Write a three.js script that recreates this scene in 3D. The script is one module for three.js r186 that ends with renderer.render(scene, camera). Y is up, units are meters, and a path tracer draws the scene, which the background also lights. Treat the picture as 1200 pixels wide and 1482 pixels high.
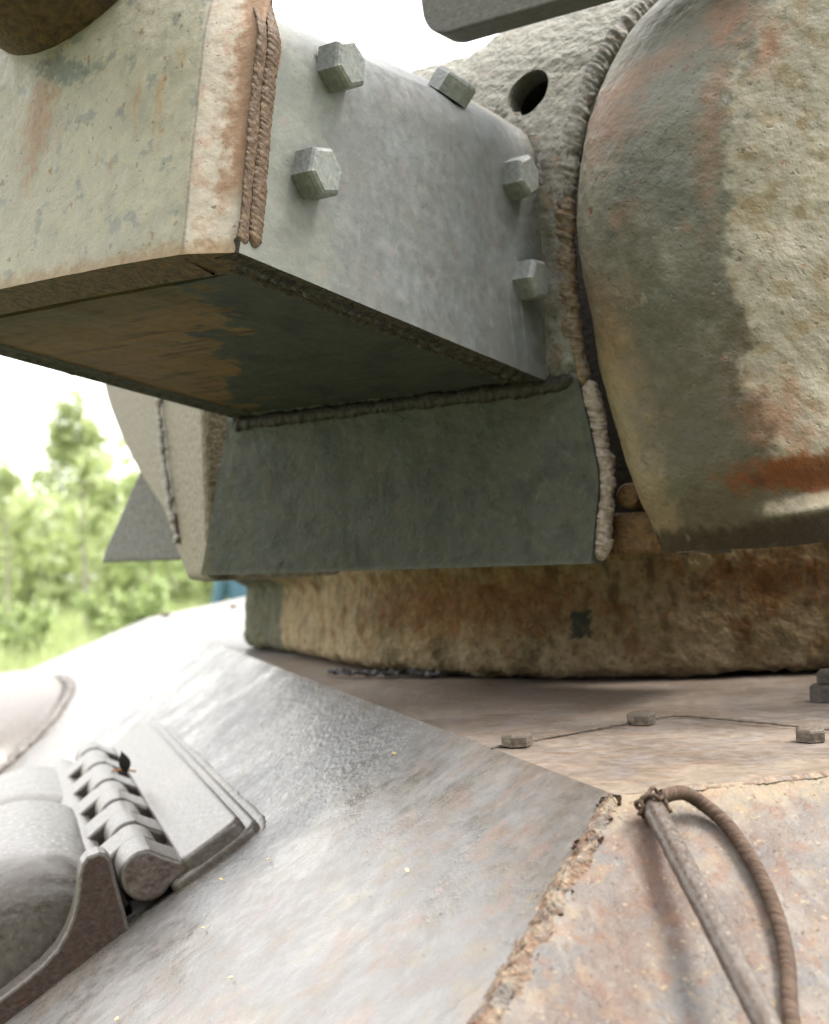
import * as THREE from 'three';
import { mergeGeometries, mergeVertices } from 'three/addons/utils/BufferGeometryUtils.js';
import { MarchingCubes } from 'three/addons/objects/MarchingCubes.js';
import { Brush, Evaluator, SUBTRACTION } from 'three-bvh-csg';
import { RoundedBoxGeometry } from 'three/addons/geometries/RoundedBoxGeometry.js';

// ------------------------------------------------------------------ camera, sky, sun, exposure
const ROOF = 1.45;                                   // height of the hull roof above the ground
const scene = new THREE.Scene();
const camera = new THREE.PerspectiveCamera(40.66, 829 / 1024, 0.05, 900);
camera.position.set(0, ROOF + 0.188, 0);
camera.rotation.order = 'YXZ';
camera.rotation.set(0.024, 0, -0.042);
const renderer = new THREE.WebGLRenderer({ antialias: true });
renderer.toneMapping = THREE.LinearToneMapping;
renderer.toneMappingExposure = 4.15;
camera.focus = 1.2; camera.userData.fStop = 6.3;
renderer.shadowMap.enabled = true;

const SUN = new THREE.Vector3(0.55, 1.0, -0.05).normalize();
{ // bright white overcast sky, a little brighter round the sun
  const w = 256, h = 128, d = new Float32Array(w * h * 4);
  for (let j = 0; j < h; j++) for (let i = 0; i < w; i++) {
    const el = ((j + 0.5) / h - 0.5) * Math.PI, az = ((i + 0.5) / w - 0.5) * 2 * Math.PI;
    const dir = new THREE.Vector3(Math.cos(el) * Math.cos(az), Math.sin(el), Math.cos(el) * Math.sin(az));
    const up = Math.max(0, dir.y), s = Math.max(0, dir.dot(SUN));
    const L = 0.74 + 0.3 * up + 0.5 * Math.pow(s, 6);
    const k = (j * w + i) * 4;
    d[k] = L * 1.0; d[k + 1] = L * 1.0; d[k + 2] = L * 0.985; d[k + 3] = 1;
  }
  const t = new THREE.DataTexture(d, w, h, THREE.RGBAFormat, THREE.FloatType);
  t.mapping = THREE.EquirectangularReflectionMapping; t.magFilter = THREE.LinearFilter; t.minFilter = THREE.LinearFilter; t.needsUpdate = true;
  scene.background = t; scene.environment = t;
}
const sun = new THREE.DirectionalLight(new THREE.Color(1, 0.94, 0.83), 1.4);
sun.position.copy(SUN).multiplyScalar(20).add(new THREE.Vector3(0.4, 0, -2.5));
sun.target.position.set(0.4, 1, -2.5);
sun.castShadow = true; sun.shadow.radius = 34;
sun.shadow.mapSize.set(2048, 2048);
Object.assign(sun.shadow.camera, { left: -8, right: 8, top: 8, bottom: -8, near: 1, far: 60 });
scene.add(sun, sun.target);

// ------------------------------------------------------------------ random numbers and noise
function rng(seed) { let a = seed >>> 0; return () => { a = (a + 0x6D2B79F5) | 0; let t = Math.imul(a ^ (a >>> 15), 1 | a); t = (t + Math.imul(t ^ (t >>> 7), 61 | t)) ^ t; return ((t ^ (t >>> 14)) >>> 0) / 4294967296; }; }
const FS = 1024, FC = 32;
function noiseField(seed, octaves, gain) {           // tileable gradient-noise fbm, FC cells across, normalised round 0.5
  const out = new Float32Array(FS * FS); let amp = 1, n = FC;
  const r = rng(seed), fx = new Float32Array(FS), wx = new Float32Array(FS), ix = new Int32Array(FS), jx = new Int32Array(FS);
  for (let o = 0; o < octaves; o++) {
    const gx = new Float32Array(n * n), gy = new Float32Array(n * n); for (let i = 0; i < n * n; i++) { const a = r() * 6.2832; gx[i] = Math.cos(a); gy[i] = Math.sin(a); }
    for (let x = 0; x < FS; x++) { const p = (x + 0.5) * n / FS, i = Math.floor(p), f = p - i; fx[x] = f; wx[x] = f * f * f * (f * (f * 6 - 15) + 10); ix[x] = i % n; jx[x] = (i + 1) % n; }
    for (let y = 0; y < FS; y++) {
      const A = ix[y] * n, B = jx[y] * n, fy = fx[y], v = wx[y], row = y * FS;
      for (let x = 0; x < FS; x++) {
        const i = ix[x], j = jx[x], f = fx[x], u = wx[x];
        const a = gx[A + i] * f + gy[A + i] * fy, b = gx[A + j] * (f - 1) + gy[A + j] * fy, c = gx[B + i] * f + gy[B + i] * (fy - 1), d = gx[B + j] * (f - 1) + gy[B + j] * (fy - 1);
        const p = a + (b - a) * u, q = c + (d - c) * u; out[row + x] += amp * (p + (q - p) * v);
      }
    }
    amp *= gain; n *= 2;
  }
  let mean = 0; for (const v of out) mean += v; mean /= out.length;
  let sd = 0; for (const v of out) sd += (v - mean) ** 2; sd = Math.sqrt(sd / out.length);
  for (let i = 0; i < out.length; i++) out[i] = 0.5 + (out[i] - mean) / sd * 0.155;
  return out;
}
const FA = noiseField(11, 5, 0.55), FB = noiseField(23, 5, 0.65), FD = noiseField(37, 4, 0.85);
function samp(F, u, v) {
  u = (u - Math.floor(u)) * FS; v = (v - Math.floor(v)) * FS;
  const x = u | 0, y = v | 0, fx = u - x, fy = v - y, x1 = (x + 1) & 1023, y0 = (y & 1023) * FS, y1 = ((y + 1) & 1023) * FS, x0 = x & 1023;
  const a = F[y0 + x0], b = F[y0 + x1], c = F[y1 + x0], d = F[y1 + x1];
  return a + (b - a) * fx + (c - a + (a - b - c + d) * fx) * fy;
}
const ROT = []; for (let i = 0; i < 128; i++) ROT.push([Math.cos(i * 2.39996 + 0.4), Math.sin(i * 2.39996 + 0.4)]);
const nz = (F, x, y, cell, o = 0) => { const q = ROT[(o | 0) & 127], k = 1 / (cell * FC); return samp(F, (x * q[0] - y * q[1]) * k + o * 0.317, (x * q[1] + y * q[0]) * k + o * 0.713); };
const sst = (a, b, x) => { x = Math.min(1, Math.max(0, (x - a) / (b - a))); return x * x * (3 - 2 * x); };
// smooth 3-D-ish noise for displacing geometry: three planar looks added
const n3 = (x, y, z, c, o = 0) => (nz(FA, x + 0.37 * z, y, c, o) + nz(FA, z - 0.41 * y, x, c, o + 3) + nz(FA, y + 0.29 * x, z, c, o + 7)) / 3 - 0.5;

// ------------------------------------------------------------------ procedural surfaces
const P = { r: 0, g: 0, b: 0, ro: 0.6, bu: 0.5 };
const set = (c) => { P.r = c[0]; P.g = c[1]; P.b = c[2]; };
const mix = (c, k) => { if (k <= 0) return; if (k > 1) k = 1; P.r += (c[0] - P.r) * k; P.g += (c[1] - P.g) * k; P.b += (c[2] - P.b) * k; };
const mul = (k) => { P.r *= k; P.g *= k; P.b *= k; };
// a worn patch with a ragged outline: centre, half sizes in metres, turn
function blot(x, y, cx, cy, rx, ry, turn, soft, cell, o) {
  const c = Math.cos(turn), s = Math.sin(turn), dx = x - cx, dy = y - cy;
  const d = Math.hypot((dx * c + dy * s) / rx, (-dx * s + dy * c) / ry);
  if (d > 2.2) return 0;
  const e = d + (nz(FB, x, y, cell, o) - 0.5) * 1.5;
  return 1 - sst(1 - soft, 1 + soft, e);
}
const TONE = 0.80;                                    // old, dark, dirty metal
function paintMat(name, px, py, wx, wy, fn, o = {}) { // wx(s), wy(t): texture coordinate 0..1 -> metres
  const col = new Uint8Array(px * py * 4), aux = new Uint8Array(px * py * 4);
  for (let j = 0; j < py; j++) {
    const t = (j + 0.5) / py;
    for (let i = 0; i < px; i++) {
      const s = (i + 0.5) / px; P.ro = 0.6; P.bu = 0.5;
      fn(wx(s), wy(t), s, t); if (!o.plain) mul(TONE);
      const k = (j * px + i) * 4;
      col[k] = P.r < 0 ? 0 : P.r > 255 ? 255 : P.r; col[k + 1] = P.g < 0 ? 0 : P.g > 255 ? 255 : P.g; col[k + 2] = P.b < 0 ? 0 : P.b > 255 ? 255 : P.b; col[k + 3] = 255;
      const bu = P.bu * 255, ro = P.ro * 255;
      aux[k] = bu < 0 ? 0 : bu > 255 ? 255 : bu; aux[k + 1] = ro < 0 ? 0 : ro > 255 ? 255 : ro; aux[k + 2] = 0; aux[k + 3] = 255;
    }
  }
  // scratches and chips drawn straight into the finished skin (sizes in metres)
  const rr = rng((o.seed ?? 1) * 977 + px), W = Math.abs(wx(1) - wx(0)), Hh = Math.abs(wy(1) - wy(0));
  const dab = (x, y, c, a, bump) => { x |= 0; y |= 0; if (x < 0 || y < 0 || x >= px || y >= py) return; const k = (y * px + x) * 4; for (let m = 0; m < 3; m++) col[k + m] += (c[m] * TONE - col[k + m]) * a; aux[k] = Math.max(0, Math.min(255, aux[k] + bump * a)); };
  for (const S of o.scratches ?? []) for (let i = 0; i < S.n; i++) {
    let x = rr() * px, y = rr() * py, a = S.ang + (rr() - 0.5) * S.spread; const L = S.len * (0.3 + rr() * rr() * 1.6), n = Math.ceil(L / W * px * 1.5), al = S.alpha * (0.35 + 0.65 * rr()), bend = (rr() - 0.5) * 0.02;
    for (let q = 0; q < n; q++) { const f = Math.min(1, 4 * q / n, 4 * (1 - q / n)) * (0.6 + 0.4 * rr()); dab(x, y, S.col, al * f, S.bump ?? -20); x += Math.cos(a) / 1.5; y += Math.sin(a) / 1.5 * (W / px) / (Hh / py); a += bend / 4; }
  }
  for (const S of o.chips ?? []) for (let i = 0; i < S.n; i++) {
    const cx = rr() * px, cy = rr() * py, R = S.r * (0.35 + rr() * rr() * 1.5), rx = R / W * px, ry = R / Hh * py * (0.6 + 0.8 * rr()), ph = rr() * 6.28, al = S.alpha * (0.5 + 0.5 * rr());
    for (let y = -Math.ceil(ry * 1.5); y <= ry * 1.5; y++) for (let x = -Math.ceil(rx * 1.5); x <= rx * 1.5; x++) { const th = Math.atan2(y / ry, x / rx), d = Math.hypot(x / rx, y / ry) / (1 + 0.22 * Math.sin(3 * th + ph) + 0.16 * Math.sin(5 * th - ph * 2)); if (d < 1) dab(cx + x, cy + y, S.col, al * Math.min(1, (1 - d) * 3), S.bump ?? -60); else if (d < 1.25 && S.rim) dab(cx + x, cy + y, S.rim, al * 0.35, 10); }
  }
  const mk = (d, cs) => { const T = new THREE.DataTexture(d, px, py, THREE.RGBAFormat); T.colorSpace = cs; T.magFilter = THREE.LinearFilter; T.minFilter = THREE.LinearMipmapLinearFilter; T.generateMipmaps = true; T.wrapS = T.wrapT = o.wrap ? THREE.RepeatWrapping : THREE.ClampToEdgeWrapping; T.needsUpdate = true; return T; };
  const A = mk(aux, THREE.NoColorSpace);
  const m = new THREE.MeshPhysicalMaterial({ specularIntensity: o.spec ?? 1, map: mk(col, THREE.SRGBColorSpace), roughnessMap: A, roughness: 1, metalness: o.metal ?? 0, bumpMap: A, bumpScale: o.bump ?? 0.0015 });
  m.name = name; return m;
}
const lin = (a, b) => (s) => a + (b - a) * s;

// ------------------------------------------------------------------ geometry helpers
// a curved slab: fn(s,t,out) gives the outer face, W x H its rough size, `thick` its depth inwards
function slab(fn, nu, nv, W, H, o = {}) {
  const nu1 = nu + 1, nv1 = nv + 1, N = nu1 * nv1, p = new Float32Array(N * 3), v = new THREE.Vector3();
  const sw = o.sw ?? ((s) => s), tw = o.tw ?? ((t) => t);
  for (let j = 0; j < nv1; j++) for (let i = 0; i < nu1; i++) { fn(sw(i / nu), tw(j / nv), v); v.toArray(p, (j * nu1 + i) * 3); }
  const normals = (q) => {
    const n = new Float32Array(N * 3), a = new THREE.Vector3(), b = new THREE.Vector3();
    for (let j = 0; j < nv1; j++) for (let i = 0; i < nu1; i++) {
      const i0 = Math.max(0, i - 1), i1 = Math.min(nu, i + 1), j0 = Math.max(0, j - 1), j1 = Math.min(nv, j + 1), k = (j * nu1 + i) * 3;
      const A = (j * nu1 + i0) * 3, B = (j * nu1 + i1) * 3, C = (j0 * nu1 + i) * 3, D = (j1 * nu1 + i) * 3;
      a.set(q[B] - q[A], q[B + 1] - q[A + 1], q[B + 2] - q[A + 2]); b.set(q[D] - q[C], q[D + 1] - q[C + 1], q[D + 2] - q[C + 2]);
      a.cross(b).normalize(); if (o.flip) a.negate(); a.toArray(n, k);
    }
    return n;
  };
  const n0 = normals(p), q = p.slice(), bev = o.bevel ?? 0;
  const th = o.thick ?? 0.03, back = new Float32Array(N * 3);
  for (let j = 0; j < nv1; j++) for (let i = 0; i < nu1; i++) {
    const k = (j * nu1 + i) * 3; let d = 0;
    if (o.disp) d += o.disp(p[k], p[k + 1], p[k + 2], sw(i / nu), tw(j / nv));
    if (bev) { const s = sw(i / nu), t = tw(j / nv), e = Math.min(s * W, (1 - s) * W, t * H, (1 - t) * H); if (e < bev) d -= (bev - Math.sqrt(Math.max(0, bev * bev - (bev - e) ** 2))) * 0.8; }
    for (let c = 0; c < 3; c++) { q[k + c] = p[k + c] + n0[k + c] * d; back[k + c] = p[k + c] - n0[k + c] * th; }
  }
  const n1 = normals(q); let pos = [], nor = [], uv = [], idx = []; const out = new THREE.BufferGeometry();
  const fill = (g) => { g.setAttribute('position', new THREE.Float32BufferAttribute(pos, 3)); g.setAttribute('normal', new THREE.Float32BufferAttribute(nor, 3)); g.setAttribute('uv', new THREE.Float32BufferAttribute(uv, 2)); g.setIndex(idx); return g; };
  const add = (x, n, s, t, sg = 1) => { pos.push(x[0], x[1], x[2]); nor.push(n[0] * sg, n[1] * sg, n[2] * sg); uv.push(s, t); };
  const U = (i) => sw(i / nu), V = (j) => tw(j / nv);
  for (let j = 0; j < nv1; j++) for (let i = 0; i < nu1; i++) { const k = (j * nu1 + i) * 3; add(q.subarray(k, k + 3), n1.subarray(k, k + 3), i / nu, j / nv); }
  const quad = (a, b, c, d) => o.flip ? idx.push(a, c, b, a, d, c) : idx.push(a, b, c, a, c, d);
  for (let j = 0; j < nv; j++) for (let i = 0; i < nu; i++) { const a = j * nu1 + i; quad(a, a + 1, a + nu1 + 1, a + nu1); }
  if (th > 0) {
    for (let j = 0; j < nv1; j++) for (let i = 0; i < nu1; i++) { const k = (j * nu1 + i) * 3; add(back.subarray(k, k + 3), n1.subarray(k, k + 3), i / nu, j / nv, -1); }
    for (let j = 0; j < nv; j++) for (let i = 0; i < nu; i++) { const a = N + j * nu1 + i; quad(a, a + nu1, a + nu1 + 1, a + 1); }
    if (o.split) { fill(out); pos = []; nor = []; uv = []; idx = []; }   // the rim becomes a mesh of its own
    const loop = []; for (let i = 0; i < nu; i++) loop.push([i, 0]); for (let j = 0; j < nv; j++) loop.push([nu, j]); for (let i = nu; i > 0; i--) loop.push([i, nv]); for (let j = nv; j > 0; j--) loop.push([0, j]);
    const c = new THREE.Vector3(), a = new THREE.Vector3(), b = new THREE.Vector3(), rim = 4;
    for (let k = 0; k < loop.length; k++) {
      const [i0, j0] = loop[k], [i1, j1] = loop[(k + 1) % loop.length], A = (j0 * nu1 + i0) * 3, B = (j1 * nu1 + i1) * 3;
      a.fromArray(q, B).sub(c.fromArray(q, A)); b.fromArray(back, A).sub(c.fromArray(q, A)); const nn = b.cross(a).normalize(); if (o.flip) nn.negate();
      const base = pos.length / 3, na = nn.toArray();
      for (let r = 0; r <= rim; r++) {
        const f = r / rim;
        for (const [K, ii, jj] of [[A, i0, j0], [B, i1, j1]]) {
          const x = [0, 1, 2].map((m) => q[K + m] + (back[K + m] - q[K + m]) * f);
          if (o.rimRough && r > 0 && r < rim) { const h = n3(x[0], x[1], x[2], 0.012, 5) * o.rimRough; for (let m = 0; m < 3; m++) x[m] += na[m] * h; }
          // the rim takes its colour from a strip just inside the face's edge
          const du = ii === 0 ? f * th / W : ii === nu ? -f * th / W : 0, dv = jj === 0 ? f * th / H : jj === nv ? -f * th / H : 0;
          o.split ? add(x, na, (k + (K === B ? 1 : 0)) * (W + H) * 2 / loop.length / 0.3, f * th / 0.3) : add(x, na, ii / nu + du, jj / nv + dv);
        }
      }
      for (let r = 0; r < rim; r++) { const m = base + r * 2; o.flip ? idx.push(m, m + 1, m + 3, m, m + 3, m + 2) : idx.push(m, m + 3, m + 1, m, m + 2, m + 3); }
    }
  }
  if (o.split && th > 0) { out.userData.rim = fill(new THREE.BufferGeometry()); return out; }
  return fill(out);
}
function slabMesh(name, g, mat, parent, rimName, rimMat) { const rim = g.userData.rim; g.userData = {}; const m = mesh(name, g, mat, parent); if (rim) mesh(rimName, rim, rimMat, parent); return m; }
// a weld bead: rippled, lumpy tube along a line; flat = squash towards `face`
function bead(pts, r, o = {}) {
  const c = pts.length > 2 ? new THREE.CatmullRomCurve3(pts.map((p) => new THREE.Vector3(...p)), false, 'centripetal') : new THREE.LineCurve3(new THREE.Vector3(...pts[0]), new THREE.Vector3(...pts[1]));
  const len = c.getLength(), n = Math.ceil(len / (o.step ?? 0.0022)), m = o.sides ?? 18, pitch = o.pitch ?? 0.009, amp = o.amp ?? 0.12, lump = o.lump ?? 0.25, seed = o.seed ?? 1;
  const fr = c.computeFrenetFrames ? null : null;
  const pos = [], uv = [], idx = [], p = new THREE.Vector3(), T = new THREE.Vector3(), A = new THREE.Vector3(...(o.face ?? [0, 0, 1])), N = new THREE.Vector3(), B = new THREE.Vector3();
  for (let i = 0; i <= n; i++) {
    const u = i / n; c.getPointAt(u, p); c.getTangentAt(u, T); B.crossVectors(T, A).normalize(); N.crossVectors(B, T).normalize();
    const end = Math.min(1, Math.sqrt(Math.min(u, 1 - u) * len / (r * 0.9) + 0.04));
    for (let k = 0; k <= m; k++) {
      const a = k / m * Math.PI * 2, cs = Math.cos(a), sn = Math.sin(a), l = u * len;
      const ph = l / pitch + 0.35 * cs * (o.chev ?? 1) + 1.2 * (nz(FA, l, seed, 0.02, seed) - 0.5);
      const rip = amp * (Math.pow(Math.abs(Math.sin(ph * Math.PI)), 0.6) - 0.6);
      const R = r * end * (1 + rip + lump * (nz(FB, l + cs * 0.004, sn * 0.004 + seed, 0.012, seed) - 0.5) * 2 + lump * 0.7 * (nz(FA, l, seed * 3, 0.03, 2) - 0.5) * 2 + (o.grit ?? 0.06) * (nz(FB, l + cs * r, sn * r + seed, 0.004, seed + 2) - 0.5) * 2);
      const x = cs * R * (o.wide ?? 1), y = sn * R * (o.flat ?? 0.75);
      pos.push(p.x + B.x * x + N.x * y, p.y + B.y * x + N.y * y, p.z + B.z * x + N.z * y); uv.push(l / 0.3, k / m * 2 * Math.PI * r / 0.3);
    }
  }
  for (let i = 0; i < n; i++) for (let k = 0; k < m; k++) { const a = i * (m + 1) + k, b = a + m + 1; idx.push(a, a + 1, b + 1, a, b + 1, b); }
  const g = new THREE.BufferGeometry(); g.setAttribute('position', new THREE.Float32BufferAttribute(pos, 3)); g.setAttribute('uv', new THREE.Float32BufferAttribute(uv, 2)); g.setIndex(idx); g.computeVertexNormals();
  return g;
}
function mesh(name, geo, mat, parent, pos, rot) {
  const m = new THREE.Mesh(geo, mat); m.name = numbered(name); m.castShadow = m.receiveShadow = true;
  if (pos) m.position.set(...pos); if (rot) m.rotation.set(...rot);
  parent.add(m); return m;
}
const names = new Map();
function numbered(n) { const k = names.get(n) ?? 0; names.set(n, k + 1); return k ? `${n}_${String(k).padStart(3, '0')}` : n; }
function thing(name, label, category, pos, group) { const g = new THREE.Group(); g.name = numbered(name); g.userData = { label, category }; if (group) g.userData.group = group; g.position.set(...pos); scene.add(g); return g; }
function tag(m, label, category, group) { m.userData.label = label; m.userData.category = category; if (group) m.userData.group = group; return m; }
function partGroup(name, parent, pos, rot) { const g = new THREE.Group(); g.name = numbered(name); g.position.set(...pos); g.rotation.set(...rot); parent.add(g); return g; }
const worldUV = (g, k = 1 / 0.3) => { const p = g.attributes.position, n = g.attributes.normal, uv = []; for (let i = 0; i < p.count; i++) { const ax = Math.abs(n.getX(i)), ay = Math.abs(n.getY(i)), az = Math.abs(n.getZ(i)); const x = p.getX(i), y = p.getY(i), z = p.getZ(i); if (ax >= ay && ax >= az) uv.push(z * k, y * k); else if (ay >= az) uv.push(x * k, z * k); else uv.push(x * k, y * k); } g.setAttribute('uv', new THREE.Float32BufferAttribute(uv, 2)); return g; };
function rough3(g, amp, cell, o = 0) { // lumpy skin on a finished closed geometry
  const p = g.attributes.position, n = g.attributes.normal;
  for (let i = 0; i < p.count; i++) { const x = p.getX(i), y = p.getY(i), z = p.getZ(i), d = n3(x, y, z, cell, o) * amp; p.setXYZ(i, x + n.getX(i) * d, y + n.getY(i) * d, z + n.getZ(i) * d); }
  g.computeVertexNormals(); return g;
}
function table(rows) { return (x) => { if (x <= rows[0][0]) return rows[0][1]; for (let i = 1; i < rows.length; i++) if (x <= rows[i][0]) { const a = rows[i - 1], b = rows[i]; return a[1] + (b[1] - a[1]) * (x - a[0]) / (b[0] - a[0]); } return rows[rows.length - 1][1]; }; }
function smoothTable(rows) { const c = new THREE.SplineCurve(rows.map((r) => new THREE.Vector2(...r))); const pts = c.getPoints(rows.length * 14).map((p) => [p.x, p.y]); return table(pts); }
// ------------------------------------------------------------------ materials
const fine = (x, y, c = 0.0022, o = 0) => nz(FD, x, y, c, o) - 0.5;
const soft = (F, x, y, c, o, a = 0.48, b = 0.85) => sst(a, b, nz(F, x, y, c, o));
function pits(x, y, cell, th, dark, o = 0, k0 = 0.6) { // small chips: dark and sunk
  const k = sst(th, th + 0.08, nz(FB, x, y, cell, o)); if (k > 0) { mix(dark, k * k0); P.bu -= 0.25 * k; } return k;
}
const RUST = [124, 80, 52], DRUST = [82, 52, 34];
const M = {};
// front of the gun housing: pale grey-green paint, thin rust runs, chips; x is the way round from the right edge
M.casting = paintMat('casting_paint', 896, 768, lin(0, 0.62), lin(0.40, 0.84), (x, y) => {
  set([172, 166, 150]);
  const a = nz(FA, x, y, 0.06, 1), b = nz(FB, x, y, 0.014, 2), st = nz(FA, x * 3, y * 0.6, 0.04, 4), c = nz(FA, x, y, 0.025, 9);
  mix([176, 171, 155], sst(0.42, 0.85, a) * 0.7); mix([154, 151, 138], sst(0.45, 0.85, 1 - a) * 0.7);
  mix([178, 170, 152], sst(0.55, 0.95, st) * 0.5); mix([112, 120, 122], sst(0.7, 0.82, c) * 0.45);
  mix([166, 132, 98], sst(0.62, 0.9, st) * soft(FA, x, y, 0.05, 6, 0.45, 0.8) * 0.6);
  mix(RUST, sst(0.82, 0.92, nz(FB, x, y * 0.6, 0.014, 12)) * 0.5);
  mix([158, 116, 84], blot(x, y, 0.235, 0.585, 0.015, 0.05, 0.1, 0.7, 0.012, 1) * 0.6); mix([164, 120, 86], blot(x, y, 0.33, 0.53, 0.012, 0.07, 0.05, 0.7, 0.012, 4) * 0.4);
  mix([96, 108, 106], blot(x, y, 0.215, 0.625, 0.035, 0.012, 0.35, 0.5, 0.008, 2) * 0.6); mix([92, 84, 92], blot(x, y, 0.29, 0.475, 0.016, 0.006, 0.3, 0.5, 0.008, 3) * 0.5);
  mix([78, 62, 50], blot(x, y, 0.222, 0.665, 0.01, 0.006, 0.8, 0.4, 0.006, 8) * 0.6);
  // the bevelled edge next to the weld is bare and cream-coloured
  const bev = sst(0.0505, 0.0475, x + (b - 0.5) * 0.002); mix([122, 112, 104], sst(0.0022, 0.0008, Math.abs(x - 0.0495 - (b - 0.5) * 0.003)) * 0.6); mix([198, 186, 174], bev * 0.9); mix([178, 146, 128], bev * soft(FB, x, y, 0.02, 14, 0.5, 0.8) * 0.6); mix([150, 110, 82], sst(0.03, 0.014, x + (b - 0.5) * 0.02) * sst(0.46, 0.5, y) * 0.75);
  mix([150, 116, 82], sst(0.446, 0.431, y + (b - 0.5) * 0.016) * 0.6);
  pits(x, y, 0.006, 0.86, [84, 86, 78], 3);
  mul(1 + fine(x, y) * 0.11 + (b - 0.5) * 0.15);
  P.ro = 0.52 + (b - 0.5) * 0.35; P.bu += (b - 0.5) * 0.3 + (c - 0.5) * 0.2 + fine(x, y, 0.004) * 0.15;
}, { spec: 0.5, seed: 3, scratches: [{ n: 60, len: 0.03, ang: 1.2, spread: 2.4, alpha: 0.3, col: [112, 116, 110] }, { n: 40, len: 0.05, ang: 1.6, spread: 0.3, alpha: 0.25, col: [160, 126, 92] }], chips: [{ n: 90, r: 0.0016, alpha: 0.7, col: [92, 92, 84] }, { n: 60, r: 0.003, alpha: 0.6, col: [116, 92, 78], rim: [186, 182, 168] }, { n: 50, r: 0.0022, alpha: 0.7, col: [140, 96, 66] }], bump: 0.0016 });
// bolted side plate: smooth grey primer
M.side = paintMat('side_paint', 768, 1024, lin(-0.16, 0.52), lin(0, 1.06), (x, y) => { // x towards the front, y along the section from the bottom edge
  set([109, 111, 112]);
  const a = nz(FA, x, y, 0.07, 2), b = nz(FB, x, y, 0.012, 7), v = nz(FB, x * 1.8, y * 0.4, 0.03, 5), c = nz(FA, x, y, 0.025, 3);
  mix([124, 128, 132], sst(0.42, 0.8, a) * 0.6); mix([118, 118, 117], sst(0.45, 0.85, 1 - a) * 0.7);
  mix([132, 134, 136], sst(0.5, 0.95, v) * 0.2); mix([104, 104, 102], sst(0.52, 0.95, 1 - v) * 0.2); mix([140, 142, 142], sst(0.5, 0.9, c) * 0.3);
  mix([140, 142, 124], sst(0.34, 0.46, x + (a - 0.5) * 0.2) * 0.4);
  mix([142, 122, 118], sst(0.72, 0.9, nz(FB, x, y, 0.03, 15)) * 0.4);
  mix([172, 182, 190], blot(x, y, 0.052 , 0.075, 0.0022, 0.05, -0.12, 0.6, 0.004, 3) * 0.5); mix([168, 176, 182], blot(x, y, 0.075, 0.05, 0.0012, 0.04, -0.1, 0.6, 0.004, 5) * 0.4);
  mix([100, 99, 94], soft(FB, x, y, 0.025, 31, 0.58, 0.85) * 0.3); mix([128, 88, 74], blot(x, y, 0.448, 0.235, 0.0013, 0.03, 0.35, 0.4, 0.01, 2) * 0.7);
  const e = sst(0.035, -0.02, x + (b - 0.5) * 0.05); mix([126, 122, 112], e * 0.8); mix([104, 96, 84], e * soft(FB, x, y, 0.02, 25) * 0.7);
  pits(x, y, 0.005, 0.88, [84, 84, 82], 4); if (e > 0.2) pits(x, y, 0.006, 0.74, [66, 64, 56], 8);
  mul(1 + fine(x, y) * 0.11 + (b - 0.5) * 0.13);
  P.ro = 0.46 + (b - 0.5) * 0.3 + e * 0.2; P.bu += (b - 0.5) * (0.1 + e * 0.8) + fine(x, y, 0.004) * 0.1 + (c - 0.5) * 0.15;
}, { spec: 0.55, seed: 4, scratches: [{ n: 110, len: 0.035, ang: 1.4, spread: 1.6, alpha: 0.28, col: [164, 168, 170] }, { n: 80, len: 0.03, ang: 0.4, spread: 3, alpha: 0.26, col: [88, 88, 86] }, { n: 50, len: 0.08, ang: 1.57, spread: 0.15, alpha: 0.16, col: [150, 150, 144] }], chips: [{ n: 150, r: 0.0011, alpha: 0.6, col: [82, 80, 74] }, { n: 26, r: 0.0024, alpha: 0.45, col: [112, 92, 82], rim: [150, 152, 152] }, { n: 20, r: 0.006, alpha: 0.15, col: [140, 116, 108] }], bump: 0.0018 });
// underside: bare brown brushed panel against dark green paint
M.under = paintMat('underside_paint', 640, 640, lin(-0.51, -0.05), lin(0, 0.5), (x, y) => { // x across, y from the wall to the front
  const b = nz(FB, x, y, 0.012, 3), br = nz(FA, x * 2.4, y * 0.28, 0.03, 0), a = nz(FA, x, y, 0.06, 8), br2 = nz(FA, x * 0.3, y * 2.4, 0.03, 6);
  set([66, 68, 63]); mix([54, 56, 53], sst(0.45, 0.85, a)); mix([70, 74, 72], sst(0.55, 0.9, b) * 0.3);
  const edge = 0.475 + (x + 0.11) * 1.17 + (nz(FA, x, y, 0.05, 12) - 0.5) * 0.20 + (br2 - 0.5) * 0.10 + sst(-0.13, -0.07, x) * 0.2;
  const k = sst(edge - 0.012, edge + 0.02, y) * sst(-0.492, -0.478, x + (b - 0.5) * 0.01);
  if (k > 0) { mix([112, 89, 60], k); mix([102, 86, 60], k * sst(0.45, 0.85, a) * 0.7); mix([132, 98, 66], k * sst(0.5, 0.85, br2) * 0.6); mix([56, 46, 32], k * sst(0.6, 0.85, 1 - br2) * 0.7); mix([70, 66, 46], k * sst(0.40, 0.48, y) * 0.6); }
  mix([70, 78, 80], sst(-0.487, -0.496, x + (b - 0.5) * 0.012) * 0.8);
  mul(1 + fine(x, y) * 0.1 + (b - 0.5) * 0.16);
  P.ro = 0.62; P.bu += (b - 0.5) * 0.2 + (br2 - 0.5) * 0.25;
}, { spec: 0.2, seed: 9, scratches: [{ n: 160, len: 0.05, ang: 0.0, spread: 0.5, alpha: 0.35, col: [58, 50, 38] }, { n: 60, len: 0.05, ang: 0.05, spread: 0.5, alpha: 0.3, col: [140, 112, 78] }], bump: 0.0016 });
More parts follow.
